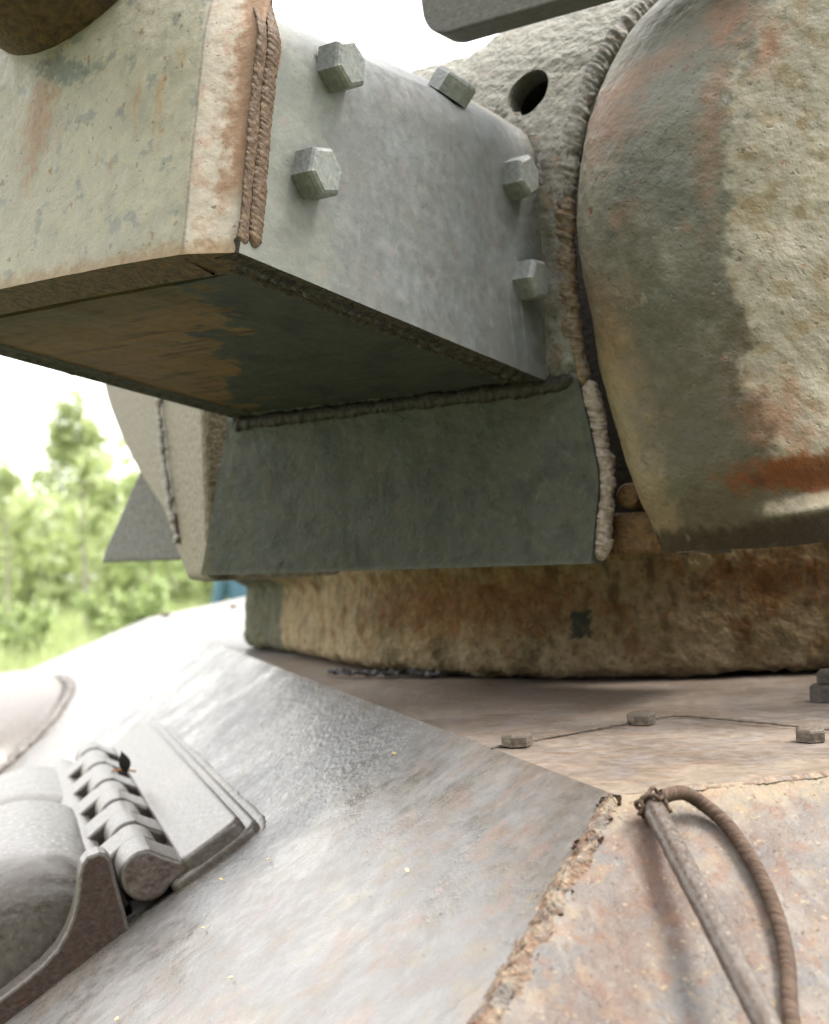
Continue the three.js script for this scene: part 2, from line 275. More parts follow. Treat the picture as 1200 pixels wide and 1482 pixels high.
// wall under and round the gun: darker grey-green low down, pale rough casting high up
M.wall = paintMat('front_wall_paint', 896, 896, lin(-0.58, 0.16), lin(0, 0.8), (x, y) => { // y up from the bottom edge
  const b = nz(FB, x, y, 0.012, 5), a = nz(FA, x, y, 0.06, 3), v = nz(FA, x * 1.6, y * 0.7, 0.04, 8), c = nz(FB, x, y, 0.03, 18);
  set([78, 80, 74]);
  mix([64, 67, 63], sst(0.42, 0.8, a) * 0.8); mix([84, 79, 62], sst(0.5, 0.9, v) * 0.5); mix([74, 68, 58], sst(0.62, 0.9, c) * 0.4); mix([90, 95, 92], sst(0.6, 0.9, b) * 0.4);
  mix([96, 88, 64], sst(-0.545, -0.565, x + (b - 0.5) * 0.03 + y * 0.1) * 0.7);
  mix([96, 92, 78], sst(0.62, 0.8, nz(FB, x, y, 0.018, 61)) * 0.4); mix([50, 51, 47], soft(FB, x, y, 0.03, 77, 0.55, 0.85) * 0.4); mix([104, 104, 96], sst(0.006, 0.0, y + (b - 0.5) * 0.008) * 0.6);
  const up = sst(0.20, 0.235, y + (b - 0.5) * 0.03);
  mix([142, 139, 132], up); mix([162, 159, 150], up * sst(0.45, 0.85, c) * 0.7); mix([112, 106, 90], up * sst(0.5, 0.85, 1 - a) * 0.6);
  mix([134, 108, 90], up * sst(0.7, 0.85, nz(FB, x, y, 0.03, 28)) * 0.6);
  mix([190, 188, 178], sst(0.42, 0.56, y + (b - 0.5) * 0.1) * 0.75);  // whitest at the top: skylight on the leaning face, painted in
  const pk = pits(x, y, 0.007, 0.76, [86, 82, 70], 4, 0.6 * up);
  mul(1 + fine(x, y) * 0.08 + (b - 0.5) * 0.14);
  P.ro = 0.55 + (b - 0.5) * 0.3; P.bu += (b - 0.5) * (0.2 + 0.5 * up) + (c - 0.5) * 0.3 + fine(x, y, 0.004) * 0.15;
}, { spec: 0.25, seed: 5, scratches: [{ n: 120, len: 0.03, ang: 0.8, spread: 3, alpha: 0.3, col: [104, 110, 104] }, { n: 60, len: 0.03, ang: 1.5, spread: 1, alpha: 0.3, col: [34, 36, 33] }], chips: [{ n: 130, r: 0.0016, alpha: 0.6, col: [40, 40, 36], rim: [92, 96, 90] }, { n: 30, r: 0.003, alpha: 0.4, col: [96, 82, 66] }], bump: 0.0026 });
// right cheek: x = distance round from its left edge, y = height above the roof
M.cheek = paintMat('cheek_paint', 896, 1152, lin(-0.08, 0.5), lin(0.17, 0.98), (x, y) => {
  const a = nz(FA, x, y, 0.07, 5), b = nz(FB, x, y, 0.014, 9), c = nz(FB, x, y, 0.04, 13), h = nz(FA, x * 0.5, y * 1.6, 0.016, 0), d = nz(FA, x, y, 0.03, 33);
  set([104, 102, 90]);
  mix([118, 115, 102], sst(0.42, 0.85, a) * 0.7); mix([90, 91, 82], sst(0.45, 0.85, 1 - a) * 0.7); mix([142, 138, 128], sst(0.55, 0.9, c) * 0.45);
  mix([116, 117, 111], sst(0.52, 0.66, y + (c - 0.5) * 0.2) * 0.5);
  const low = sst(0.52, 0.32, y + (c - 0.5) * 0.12);                             // browner low down: shade of the figure behind the camera, painted in
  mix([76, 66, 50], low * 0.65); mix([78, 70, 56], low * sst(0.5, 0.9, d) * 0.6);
  const left = sst(0.12, 0.055, x + (c - 0.5) * 0.06);
  mix([136, 118, 92], left * low * 0.85); mix([158, 151, 136], left * (1 - low) * 0.7); mix([196, 192, 174], sst(0.055, 0.02, x + (c - 0.5) * 0.06) * sst(0.38, 0.48, y) * sst(0.42, 0.75, b + 0.1) * 0.9);
  const right = sst(0.20, 0.23, x + (c - 0.5) * 0.07 - sst(0.3, 0.7, y) * 0.015) * sst(0.2, 0.27, y);
  mix([158, 150, 134], right * 0.85); mix([176, 167, 150], right * sst(0.45, 0.85, a) * 0.7); mix([130, 112, 84], right * sst(0.5, 0.85, 1 - d) * 0.7);
  for (const [cx, cy, rx, ry, t, k] of [[0.085, 0.62, 0.04, 0.032, 0.3, 0.5], [0.12, 0.675, 0.05, 0.014, 0.1, 0.45], [0.195, 0.71, 0.03, 0.02, -0.4, 0.6], [0.25, 0.67, 0.014, 0.022, 0, 0.7], [0.205, 0.6, 0.012, 0.08, 0, 0.45], [0.06, 0.65, 0.035, 0.014, 0.3, 0.5], [0.07, 0.40, 0.025, 0.06, 0.1, 0.3], [0.035, 0.44, 0.02, 0.03, 0, 0.35], [0.11, 0.52, 0.016, 0.014, 0.5, 0.35], [0.225, 0.30, 0.03, 0.03, 0.4, 0.55]])
    mix([148, 106, 84], blot(x, y, cx, cy, rx, ry, t, 0.9, 0.02, Math.round(cx * 90)) * k);
  const band = blot(x, y, 0.25, 0.243, 0.095, 0.017, 0.08, 0.5, 0.03, 4); mix([112, 62, 34], band * 0.95); mix(DRUST, band * sst(0.5, 0.75, c) * 0.7);
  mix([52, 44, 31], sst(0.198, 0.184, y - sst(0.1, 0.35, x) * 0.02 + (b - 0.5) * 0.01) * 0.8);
  const pk = pits(x, y, 0.008, 0.80, [80, 76, 64], 6, 0.5); pits(x, y, 0.016, 0.84, [84, 80, 68], 16, 0.5);
  mul(1 + fine(x, y) * 0.1 + (b - 0.5) * 0.16);
  mix([186, 172, 146], sst(0.011, 0.004, Math.abs(y - 0.203 - sst(0.1, 0.35, x) * 0.022)) * sst(0.17, 0.25, x + (c - 0.5) * 0.1) * 0.8);  // pale line along the lip is a painted highlight
  P.ro = 0.47 + (b - 0.5) * 0.4 - low * 0.05; P.bu += (b - 0.5) * 0.55 + (h - 0.5) * 0.12 + (d - 0.5) * 0.2 + fine(x, y, 0.004) * 0.2;
}, { spec: 0.4, seed: 6, scratches: [{ n: 70, len: 0.025, ang: 0.3, spread: 3, alpha: 0.3, col: [160, 156, 144] }, { n: 60, len: 0.04, ang: 1.57, spread: 0.4, alpha: 0.22, col: [132, 100, 76] }], chips: [{ n: 260, r: 0.0017, alpha: 0.6, col: [76, 70, 58], bump: -80 }, { n: 60, r: 0.0035, alpha: 0.45, col: [92, 84, 68], rim: [156, 152, 138] }, { n: 40, r: 0.007, alpha: 0.4, col: [136, 92, 66] }, { n: 90, r: 0.0028, alpha: 0.7, col: [118, 72, 46] }, { n: 60, r: 0.004, alpha: 0.6, col: [164, 158, 142], rim: [80, 76, 64] }], bump: 0.0018 });
// turret foot ring: tan dirt over rust; x runs from right to left along the ring
M.foot = paintMat('foot_ring_rust', 2048, 320, lin(0, 3.33), lin(0, 0.24), (x, y) => {
  const a = nz(FA, x, y, 0.08, 1), b = nz(FB, x, y, 0.012, 2), c = nz(FB, x, y, 0.04, 4), v = nz(FA, x * 2, y * 0.7, 0.04, 8);
  set([148, 128, 98]);
  mix([170, 152, 122], sst(0.08, 0.02, y + (c - 0.5) * 0.07) * 0.8); mix([88, 76, 50], sst(0.45, 0.85, a) * 0.7);
  mix([116, 76, 42], sst(0.52, 0.85, c) * 0.7 * sst(0.02, 0.07, y)); mix([132, 92, 54], sst(0.55, 0.9, v) * 0.4 * sst(0.05, 0.1, y));
  mix([66, 50, 31], sst(0.52, 0.9, 1 - v) * 0.6 * sst(0.05, 0.12, y));
  for (const [cx, cy, rx, ry, k] of [[1.72, 0.11, 0.14, 0.035, 0.7], [1.56, 0.12, 0.06, 0.03, 0.5], [1.25, 0.13, 0.035, 0.03, 0.8], [1.13, 0.13, 0.05, 0.03, 0.7]]) mix([124, 78, 44], blot(x, y, cx, cy, rx, ry, 0, 0.9, 0.02, Math.round(cx * 50)) * k);
  { const w = (nz(FB, x, y, 0.006, 3) - 0.5) * 0.012; mix([58, 62, 57], sst(0.0145, 0.0115, Math.abs(x - 1.49) + w) * sst(0.0185, 0.015, Math.abs(y - 0.082) + w * 0.8) * 0.88); }       // a square of old dark paint
  mix([88, 90, 78], sst(2.33, 2.36, x + (c - 0.5) * 0.06) * 0.85);
  mix([150, 132, 98], sst(0.72, 0.9, nz(FB, x, y, 0.007, 11)) * 0.5);
  pits(x, y, 0.007, 0.75, [70, 54, 36], 7, 0.5);
  const e5 = nz(FB, x, y, 0.03, 51); mix([164, 144, 108], sst(0.55, 0.85, e5) * 0.3); mix([78, 62, 44], sst(0.6, 0.9, 1 - e5) * 0.3);
  mul(1 + fine(x, y) * 0.16 + (b - 0.5) * 0.26);
  P.ro = 0.74 + (b - 0.5) * 0.3; P.bu += (b - 0.5) * 0.7 + (c - 0.5) * 0.3 + fine(x, y, 0.004) * 0.25;
}, { spec: 0.25, seed: 7, chips: [{ n: 500, r: 0.0016, alpha: 0.6, col: [64, 48, 32], bump: -90 }, { n: 160, r: 0.0022, alpha: 0.55, col: [176, 154, 116], bump: 50 }, { n: 70, r: 0.005, alpha: 0.35, col: [134, 80, 42] }], bump: 0.0042 });
// sloped front plate of the hull
const GU0 = -0.62, GU1 = 5.4, gw = (s) => GU0 + (GU1 - GU0) * (0.35 * s + 0.65 * s * s * s);
M.glacis = paintMat('front_plate_steel', 1536, 1024, gw, lin(0, 0.8), (x, y) => { // x across the hull from the near corner, y down the slope
  const a = nz(FA, x, y, 0.10, 3), b = nz(FB, x, y, 0.014, 6), c = nz(FB, x, y, 0.05, 9), st = nz(FA, x * 3, y * 0.35, 0.04, 0), st2 = nz(FB, x * 4, y * 0.3, 0.03, 0);
  set([123, 119, 118]);
  mix([138, 135, 136], sst(0.42, 0.85, a) * 0.7); mix([118, 110, 101], sst(0.45, 0.85, 1 - a) * 0.7);
  mix([132, 120, 110], sst(0.5, 0.85, c) * 0.35); mix([112, 109, 107], sst(0.5, 0.95, st) * 0.15); mix([142, 139, 137], sst(0.5, 0.95, 1 - st2) * 0.1);
  mix([140, 114, 103], soft(FB, x, y, 0.06, 21, 0.52, 0.8) * 0.5 * sst(0.55, 0.1, x)); mix([142, 128, 104], soft(FB, x, y, 0.04, 25, 0.55, 0.85) * 0.4 * sst(0.5, 0.1, x));
  // pale gritty dirt on the slope above the hatch hinge
  const grit = sst(0.26, 0.1, Math.abs(y - 0.12)) * sst(0.3, 0.55, x + (a - 0.5) * 0.3) * sst(1.6, 0.9, x), gn = nz(FB, x, y, 0.008, 31);
  mix([142, 147, 154], grit * sst(0.4, 0.75, gn) * 0.7); mix([98, 100, 106], grit * sst(0.55, 0.85, nz(FB, x, y, 0.009, 33)) * 0.6);
  mix([100, 84, 68], sst(0.03, 0.0, y + (c - 0.5) * 0.05) * 0.3);
  pits(x, y, 0.006, 0.90, [92, 84, 76], 5);
  mul(1 + fine(x, y, 0.003) * 0.12 + (b - 0.5) * 0.13);
  P.ro = 0.36 + (b - 0.5) * 0.25 + (a - 0.5) * 0.25 + (c - 0.5) * 0.15 + grit * 0.08; P.bu += (b - 0.5) * 0.22 + (st - 0.5) * 0.2 + fine(x, y, 0.004) * 0.12 + grit * (gn - 0.5) * 0.9;
}, { bump: 0.0016 });
// hull roof
const RU = (t) => 5.2 * (0.3 * t + 0.7 * t * t);
M.roof = paintMat('roof_steel', 768, 1024, lin(0, 1.2), RU, (x, y) => { // x to the rear, y across from the near edge
  const a = nz(FA, x, y, 0.1, 4), b = nz(FB, x, y, 0.014, 1), c = nz(FB, x, y, 0.05, 2), st = nz(FA, x * 0.5, y * 2, 0.04, 0);
  set([140, 126, 116]);
  mix([154, 140, 128], sst(0.42, 0.85, a) * 0.7); mix([126, 112, 100], sst(0.45, 0.85, 1 - a) * 0.7); mix([134, 128, 128], sst(0.52, 0.85, c) * 0.6); mix([134, 106, 86], sst(0.55, 0.9, st) * 0.5);
  mix([158, 142, 124], sst(0.09, 0.02, y - x * 0.1 + (c - 0.5) * 0.12) * 0.5);
  mix([140, 140, 141], sst(1.2, 1.8, y) * 0.6);
  pits(x, y, 0.008, 0.84, [84, 68, 56], 5);
  mul(1 + fine(x, y, 0.003) * 0.08 + (b - 0.5) * 0.13);
  P.ro = 0.44 + (b - 0.5) * 0.3 + (a - 0.5) * 0.2; P.bu += (b - 0.5) * 0.3 + (c - 0.5) * 0.2 + fine(x, y, 0.004) * 0.12;
}, { seed: 10, chips: [{ n: 200, r: 0.0016, alpha: 0.4, col: [92, 72, 58] }], bump: 0.002 });
// sloped hull side: flaking paint, rust and bare metal
M.flank = paintMat('hull_side_rust', 1024, 1024, lin(-0.26, 0.4), lin(0, 0.36), (x, y) => {
  const a = nz(FA, x, y, 0.05, 7), b = nz(FB, x, y, 0.010, 8), c = nz(FB, x, y, 0.025, 1), v = nz(FA, x * 2, y * 0.5, 0.03, 0), d = nz(FB, x, y, 0.012, 44);
  set([121, 112, 107]);
  mix([142, 133, 126], sst(0.42, 0.8, a) * 0.7); mix([112, 111, 113], sst(0.45, 0.8, 1 - a) * 0.7);
  mix([130, 96, 80], sst(0.5, 0.85, c) * 0.65); mix([152, 130, 104], soft(FB, x, y, 0.02, 14, 0.52, 0.85) * 0.5); mix([170, 160, 146], sst(0.55, 0.9, v) * 0.4);
  mix([104, 72, 62], blot(x, y, 0.0, 0.075, 0.018, 0.05, 0.2, 0.9, 0.014, 6) * 0.55); for (const [cx, cy, rx, ry, k] of [[0.03, 0.13, 0.02, 0.03, 0.45], [-0.05, 0.14, 0.02, 0.04, 0.5], [0.09, 0.06, 0.02, 0.02, 0.4], [0.12, 0.14, 0.03, 0.03, 0.35], [-0.09, 0.19, 0.03, 0.03, 0.45]]) mix([100, 76, 66], blot(x, y, cx, cy, rx, ry, 0.3, 1, 0.012, Math.round(cx * 100 + 40)) * k);
  mix([104, 80, 66], sst(0.72, 0.9, d) * 0.45); mix([186, 168, 130], sst(0.74, 0.9, nz(FB, x, y, 0.008, 19)) * 0.5);
  mix([176, 152, 116], sst(0.04, 0.005, y + (c - 0.5) * 0.03) * 0.5);
  pits(x, y, 0.006, 0.84, [96, 74, 62], 9);
  mul(1 + fine(x, y, 0.003) * 0.1 + (b - 0.5) * 0.16);
  P.ro = 0.55 + (b - 0.5) * 0.3; P.bu += (b - 0.5) * 0.4 + (c - 0.5) * 0.3 + fine(x, y, 0.004) * 0.15;
}, { spec: 0.4, seed: 8, scratches: [{ n: 70, len: 0.02, ang: 1.3, spread: 1.2, alpha: 0.35, col: [198, 190, 178] }, { n: 60, len: 0.02, ang: 1.2, spread: 2, alpha: 0.3, col: [98, 78, 66] }], chips: [{ n: 500, r: 0.0011, alpha: 0.55, col: [102, 74, 58] }, { n: 300, r: 0.0012, alpha: 0.5, col: [204, 186, 148], bump: 40 }, { n: 60, r: 0.003, alpha: 0.4, col: [146, 88, 68], rim: [182, 170, 152] }], bump: 0.0022 });
M.edgeRust = paintMat('corroded_edge', 768, 768, lin(-0.40, 0.26), lin(0, 0.46), (x, y) => {
  const q = x + 0.84 * y, w = y * 0.5, b = nz(FB, q, y, 0.0045, 8), c = nz(FB, q, w, 0.008, 0), a = nz(FA, q, w, 0.012, 0), d = nz(FB, q, y, 0.006, 23);
  set([142, 124, 108]); mix([172, 158, 138], sst(0.45, 0.8, a) * 0.6); mix([124, 90, 72], sst(0.48, 0.8, c) * 0.6); mix([122, 114, 110], sst(0.5, 0.8, 1 - c) * 0.5); mix([178, 158, 124], sst(0.62, 0.85, b) * 0.5);
  mix([92, 72, 60], sst(0.62, 0.85, d) * 0.4); mix([112, 78, 62], soft(FB, x, y, 0.02, 3, 0.55, 0.8) * 0.6); mix([112, 110, 112], soft(FB, x, y, 0.025, 9, 0.55, 0.8) * 0.5);
  mul(1 + fine(x, y, 0.002) * 0.25 + (b - 0.5) * 0.3); P.ro = 0.7; P.bu += (b - 0.5) * 0.8 - sst(0.66, 0.78, d) * 0.4;
}, { spec: 0.3, bump: 0.003 });
// small tiles (0.3 m) for welds, bolts, hinges and bars
function tile(name, base, tones, o = {}) {
  return paintMat(name, 384, 384, lin(0, 0.3), lin(0, 0.3), (x, y) => {
    const f = (F, c, k) => samp(F, x / 0.3 * c + k * 0.31, y / 0.3 * c + k * 0.77);
    const a = (f(FA, 1, 1) + f(FB, 1, 4) - 1) * 0.7 + 0.5, b = f(FB, 2, 2), c = f(FB, 1, 3);
    set(base); tones.forEach(([col, th, k], i) => mix(col, sst(th - 0.05, th + 0.28, [a, 1 - a, c, b, 1 - b, 1 - c][i % 6]) * k));
    mul(1 + (f(FD, 3, 5) - 0.5) * 0.12 + (b - 0.5) * 0.16);
    P.ro = (o.ro ?? 0.62) + (b - 0.5) * 0.3; P.bu += (b - 0.5) * 0.5 + (c - 0.5) * 0.4;
  }, { bump: o.bump ?? 0.0018, wrap: true, metal: o.metal ?? 0, spec: o.spec ?? 0.5 });
}
M.weldRust = tile('rusty_weld', [92, 72, 56], [[[134, 104, 76], 0.56, 0.6], [[92, 68, 54], 0.52, 0.7], [[166, 142, 112], 0.66, 0.5], [[104, 92, 80], 0.58, 0.5]]);
M.weldMid = tile('stained_weld', [124, 110, 92], [[[146, 130, 108], 0.5, 0.7], [[90, 76, 60], 0.52, 0.7], [[146, 104, 72], 0.58, 0.6]]);
M.weldTan = tile('tan_weld', [168, 150, 130], [[[190, 174, 154], 0.5, 0.7], [[118, 92, 72], 0.55, 0.6]]);
M.cutEdge = tile('flame_cut_edge', [58, 52, 44], [[[78, 70, 58], 0.5, 0.7], [[34, 32, 28], 0.5, 0.8], [[72, 56, 42], 0.58, 0.6]], { bump: 0.005, ro: 0.8 });
M.weldPale = tile('pale_weld', [168, 154, 145], [[[192, 180, 170], 0.5, 0.7], [[138, 116, 102], 0.55, 0.6], [[158, 142, 133], 0.5, 0.6]], { bump: 0.001 });
M.weldGrey = tile('grey_weld', [138, 134, 127], [[[160, 157, 149], 0.5, 0.7], [[104, 97, 84], 0.55, 0.6], [[140, 112, 90], 0.62, 0.5]]);
M.weldDark = tile('sooty_weld_gap_shade', [44, 41, 35], [[[62, 57, 48], 0.52, 0.6], [[28, 27, 25], 0.52, 0.7], [[60, 50, 39], 0.6, 0.5]]);  // dark welds; on the turret body it serves as painted gap shade
M.brownEdge = tile('brown_edge', [84, 64, 40], [[[100, 78, 46], 0.5, 0.7], [[52, 44, 30], 0.52, 0.8], [[74, 70, 48], 0.55, 0.5]], { ro: 0.7 });
M.weldSand = tile('corroded_weld', [146, 128, 110], [[[168, 154, 134], 0.52, 0.7], [[104, 82, 70], 0.5, 0.8], [[144, 136, 133], 0.52, 0.7], [[132, 92, 74], 0.58, 0.6]], { bump: 0.004, ro: 0.72 });
M.bolt = tile('bolt_paint', [130, 134, 133], [[[148, 150, 147], 0.5, 0.6], [[114, 115, 110], 0.55, 0.5], [[140, 128, 116], 0.62, 0.4]], { ro: 0.46, bump: 0.0008 });
M.roofBolt = tile('worn_bolt', [108, 97, 86], [[[128, 113, 96], 0.5, 0.6], [[82, 72, 64], 0.55, 0.6]], { ro: 0.6 });
M.plug = tile('plug_steel', [86, 80, 74], [[[104, 97, 88], 0.5, 0.6], [[64, 58, 53], 0.55, 0.6]], { ro: 0.6 });
M.steel = tile('worn_steel', [104, 97, 92], [[[118, 112, 107], 0.5, 0.5], [[88, 78, 72], 0.5, 0.5], [[110, 92, 82], 0.62, 0.4], [[140, 130, 120], 0.58, 0.4]], { ro: 0.36, bump: 0.0003, spec: 1 });
M.hingeEnd = tile('hinge_end_steel', [112, 98, 93], [[[130, 118, 113], 0.5, 0.6], [[80, 64, 58], 0.52, 0.7]], { ro: 0.5, bump: 0.0016 });
M.hinge = tile('brown_hinge_steel', [84, 69, 63], [[[98, 84, 79], 0.5, 0.6], [[76, 58, 52], 0.54, 0.6], [[116, 80, 60], 0.66, 0.6], [[92, 88, 88], 0.58, 0.4]], { ro: 0.5, bump: 0.0012 });
M.barrel = tile('gun_brown', [86, 67, 46], [[[104, 82, 54], 0.5, 0.7], [[62, 48, 36], 0.5, 0.7], [[108, 74, 50], 0.58, 0.6], [[78, 76, 54], 0.58, 0.5]], { ro: 0.66, bump: 0.002 });
M.hood = tile('hood_grey', [104, 103, 97], [[[116, 115, 107], 0.5, 0.6], [[92, 91, 84], 0.53, 0.5]], { ro: 0.62, bump: 0.0008 });
M.greyPlate = tile('plate_grey', [124, 121, 120], [[[142, 139, 137], 0.5, 0.6], [[100, 97, 96], 0.54, 0.5]], { ro: 0.6 });
M.strip = tile('left_cheek_tan', [124, 115, 96], [[[140, 130, 110], 0.5, 0.7], [[96, 85, 66], 0.5, 0.8], [[108, 103, 88], 0.54, 0.6], [[84, 66, 48], 0.58, 0.7]], { ro: 0.64, bump: 0.002 });
M.collar = tile('collar_rust', [104, 78, 48], [[[122, 92, 54], 0.5, 0.7], [[76, 58, 38], 0.52, 0.7], [[112, 70, 40], 0.58, 0.6]], { ro: 0.7, bump: 0.003 });
M.rod = tile('rod_steel', [98, 86, 78], [[[118, 108, 102], 0.5, 0.5], [[82, 62, 49], 0.53, 0.5], [[84, 72, 64], 0.72, 0.6]], { ro: 0.34, bump: 0.0008, metal: 0.2, spec: 1 });
M.rope = tile('rope_brown', [92, 73, 61], [[[126, 104, 89], 0.5, 0.6], [[80, 63, 54], 0.54, 0.6]], { ro: 0.8 });
M.hull = tile('hull_paint', [80, 79, 70], [[[96, 92, 80], 0.5, 0.6], [[66, 63, 55], 0.54, 0.6]], { ro: 0.7 });
M.black = new THREE.MeshStandardMaterial({ color: new THREE.Color().setRGB(0.012, 0.013, 0.014), roughness: 0.35 });
M.dark = new THREE.MeshStandardMaterial({ color: new THREE.Color().setRGB(0.02, 0.019, 0.017), roughness: 0.8 });
// ------------------------------------------------------------------ the tank; hull first
const V3 = THREE.Vector3;
const TANK = new V3(0.47, 0, -2.6);
const tank = thing('tank', 'old grey-green battle tank seen close up, turret above sloped front plate', 'tank', TANK.toArray());
const rel = (x, y, z) => [x - TANK.x, y - TANK.y, z - TANK.z];
const YAW = 0.2918, SL = 32 * Math.PI / 180, CG = Math.cos(SL), SG = Math.sin(SL);
const hull = partGroup('hull', tank, rel(0.1375, ROOF, -1.0136), [0, YAW, 0]);   // at the near front corner of the roof: x rearward, y up, z towards the near side
const G = (u, v, w = 0) => [-v * CG - w * SG, -v * SG + w * CG, -u];              // front plate: u across, v down the slope, w off it
const SB = 55.8 * Math.PI / 180, CS = Math.cos(SB), SS = Math.sin(SB);
const S = (r, d, w = 0) => [r, -d * CS + w * SS, d * SS + w * CS];                // side plate: r rearward, d down the slope, w off it
{
  // solid hull under the plates
  const sh = new THREE.Shape([[0.05, -0.05], [3.6, -0.05], [3.9, -0.9], [3.4, -1.05], [-1.1, -1.05], [-1.35, -0.9]].map((p) => new THREE.Vector2(...p)));
  const g = new THREE.ExtrudeGeometry(sh, { depth: 3.2, bevelEnabled: false, steps: 1 }); g.translate(0, 0, -3.35);
  mesh('hull_body', worldUV(g), M.hull, hull);
  // running gear below, out of the picture, on which the tank stands
  const tr = new THREE.Shape(); tr.absarc(-0.6, -1.08, 0.36, Math.PI / 2, Math.PI * 1.5, false); tr.absarc(3.2, -1.08, 0.36, -Math.PI / 2, Math.PI / 2, false);
  const tg = new THREE.ExtrudeGeometry(tr, { depth: 0.5, bevelEnabled: true, bevelSize: 0.01, bevelThickness: 0.01, curveSegments: 16 });
  for (const z of [0.3, -3.9]) mesh('track', worldUV(tg.clone()), M.hull, hull, [0, 0, z]);
  // near corner edge and far edge of the front plate
  const near = (v) => -0.779 * v, far = (v) => 3.36 + 2.6 * v, VM = 0.8;
  const gs = slab((s, t, o) => { const v = t * VM, u = gw(s), a = near(v), b = far(v), uu = Math.min(b, Math.max(a, u)); o.set(...G(uu, v)); }, 420, 170, 4, 0.8, { thick: 0.04, disp: (x, y, z, s, t) => (n3(x, y, z, 0.09, 1) * 0.005 + n3(x, y, z, 0.022, 2) * 0.0006) * sst(0, 0.06, t) });
  mesh('glacis_plate', gs, M.glacis, hull);
  const rs = slab((s, t, o) => { const r = s * 1.2, far = 3.36 + 2.7 * r; o.set(r, -0.0005, -Math.min(RU(t), far)); }, 150, 260, 1.2, 5, { thick: 0.03, disp: (x, y, z, s, t) => (n3(x, y, z, 0.08, 4) * 0.004 + n3(x, y, z, 0.02, 5) * 0.001) * sst(0, 0.03, s) });
  mesh('roof_plate', rs, M.roof, hull);
  const ss = slab((s, t, o) => { const d = t * 0.36, r0 = -0.84 * d - 0.002, r = -0.26 + s * 0.66; o.set(...S(Math.max(r, r0), d)); }, 260, 150, 0.66, 0.36, { thick: 0.03, flip: true, disp: (x, y, z, s, t) => n3(x, y, z, 0.06, 8) * 0.004 + n3(x, y, z, 0.015, 9) * 0.0008 });
  mesh('side_plate', ss, M.flank, hull);
  // corroded corner weld and the roof edge weld
  const cs0 = G(near(0.0), 0.0), cs1 = G(near(0.46), 0.46), ct = new V3(...cs1).sub(new V3(...cs0)).normalize(), cn = new V3(-SG, CG, 0).add(new V3(0, SS, CS)).normalize(), cc = new V3().crossVectors(cn, ct).normalize();
  const cs = slab((s, t, o) => {
    const v = 0.004 + t * 0.455, p = G(near(v), v), w = 0.0075 + 0.05 * v * (1 - v) + 0.010 * (nz(FB, v, 1, 0.012, 4) - 0.45), off = (nz(FA, v, 9, 0.05, 7) - 0.5) * 0.008 + 0.003, q = (s - 0.5) * 2, x = q * w + off;
    const n = (nz(FB, x, v * 0.5, 0.007, 0) - 0.5) * 0.005 - 0.002 * sst(0.6, 0.72, nz(FB, x, v * 0.7, 0.009, 12)) + (nz(FB, x, v, 0.0028, 5) - 0.5) * 0.0016 + (nz(FA, x, v, 0.02, 9) - 0.5) * 0.003;
    o.set(...p).addScaledVector(cc, -x * 1.1).addScaledVector(cn, -0.6 * Math.abs(x) + (0.0042 + n) * (1 - q * q) - 0.0008);
  }, 48, 620, 0.02, 0.45, { thick: 0.01 });
  { const a = cs.attributes.uv; for (let i = 0; i < a.count; i++) { const d = a.getY(i) * 0.42, r = -0.84 * d + (a.getX(i) - 0.4) * 0.03; a.setXY(i, (r + 0.40) / 0.66, d / 0.46); } }
  mesh('corner_weld', cs, M.edgeRust, hull);
  const ew = []; for (let i = 0; i <= 8; i++) ew.push(S(0.03 + i * 0.06, 0.0, -0.001));
  mesh('roof_edge_weld', bead(ew, 0.0024, { pitch: 0.05, amp: 0.02, chev: 0, lump: 0.4, grit: 0.25, seed: 6, face: [0, 1, 0.3], flat: 0.35, wide: 1.6 }), M.weldSand, hull);
  // access plate on the roof, a step above it
  const seam = [[-0.002, 0.0005, -0.262], [0.09, 0.0015, -0.30], [0.179, 0.002, -0.338], [0.232, 0.002, -0.356], [0.262, 0.002, -0.30], [0.30, 0.002, -0.19], [0.34, 0.0015, -0.08], [0.37, 0.001, 0.0]];
  mesh('plate_seam', bead(seam, 0.0013, { pitch: 0.006, amp: 0.1, lump: 0.6, seed: 9, face: [0, 1, 0], flat: 0.9 }), M.roofBolt, hull);
}
// hexagon bolt head: chamfered, base on y = 0
function hexHead(R, h, seg = 6) {
  const pts = [[0, h], [R * 0.8, h], [R * 0.93, h - R * 0.08], [R, h - R * 0.2], [R, 0]].map((p) => new THREE.Vector2(...p)).reverse();
  const g = new THREE.LatheGeometry(pts, seg).toNonIndexed(); g.computeVertexNormals(); return worldUV(g, 1 / 0.3);
}
const roofHead = hexHead(0.0142, 0.011);
[[0.024, -0.262, 0.3], [0.184, -0.334, 0.1], [0.258, -0.148, 0.5], [0.06, -3.40, 0.2], [0.33, -3.77, 0.7]].forEach(([x, z, r], i) => mesh('bolt', roofHead, M.roofBolt, hull, [x, 0.001, z], [0.03 * i, r, 0.02]));
{ // tall two-step plug at the right edge
  const pts = [[0, 0.034], [0.011, 0.034], [0.0145, 0.030], [0.0145, 0.02], [0.012, 0.019], [0.02, 0.018], [0.0225, 0.015], [0.023, 0.0]].map((p) => new THREE.Vector2(...p)).reverse();
  mesh('roof_plug', worldUV(new THREE.LatheGeometry(pts, 32)), M.plug, hull, [0.437, 0, -0.386]);
}
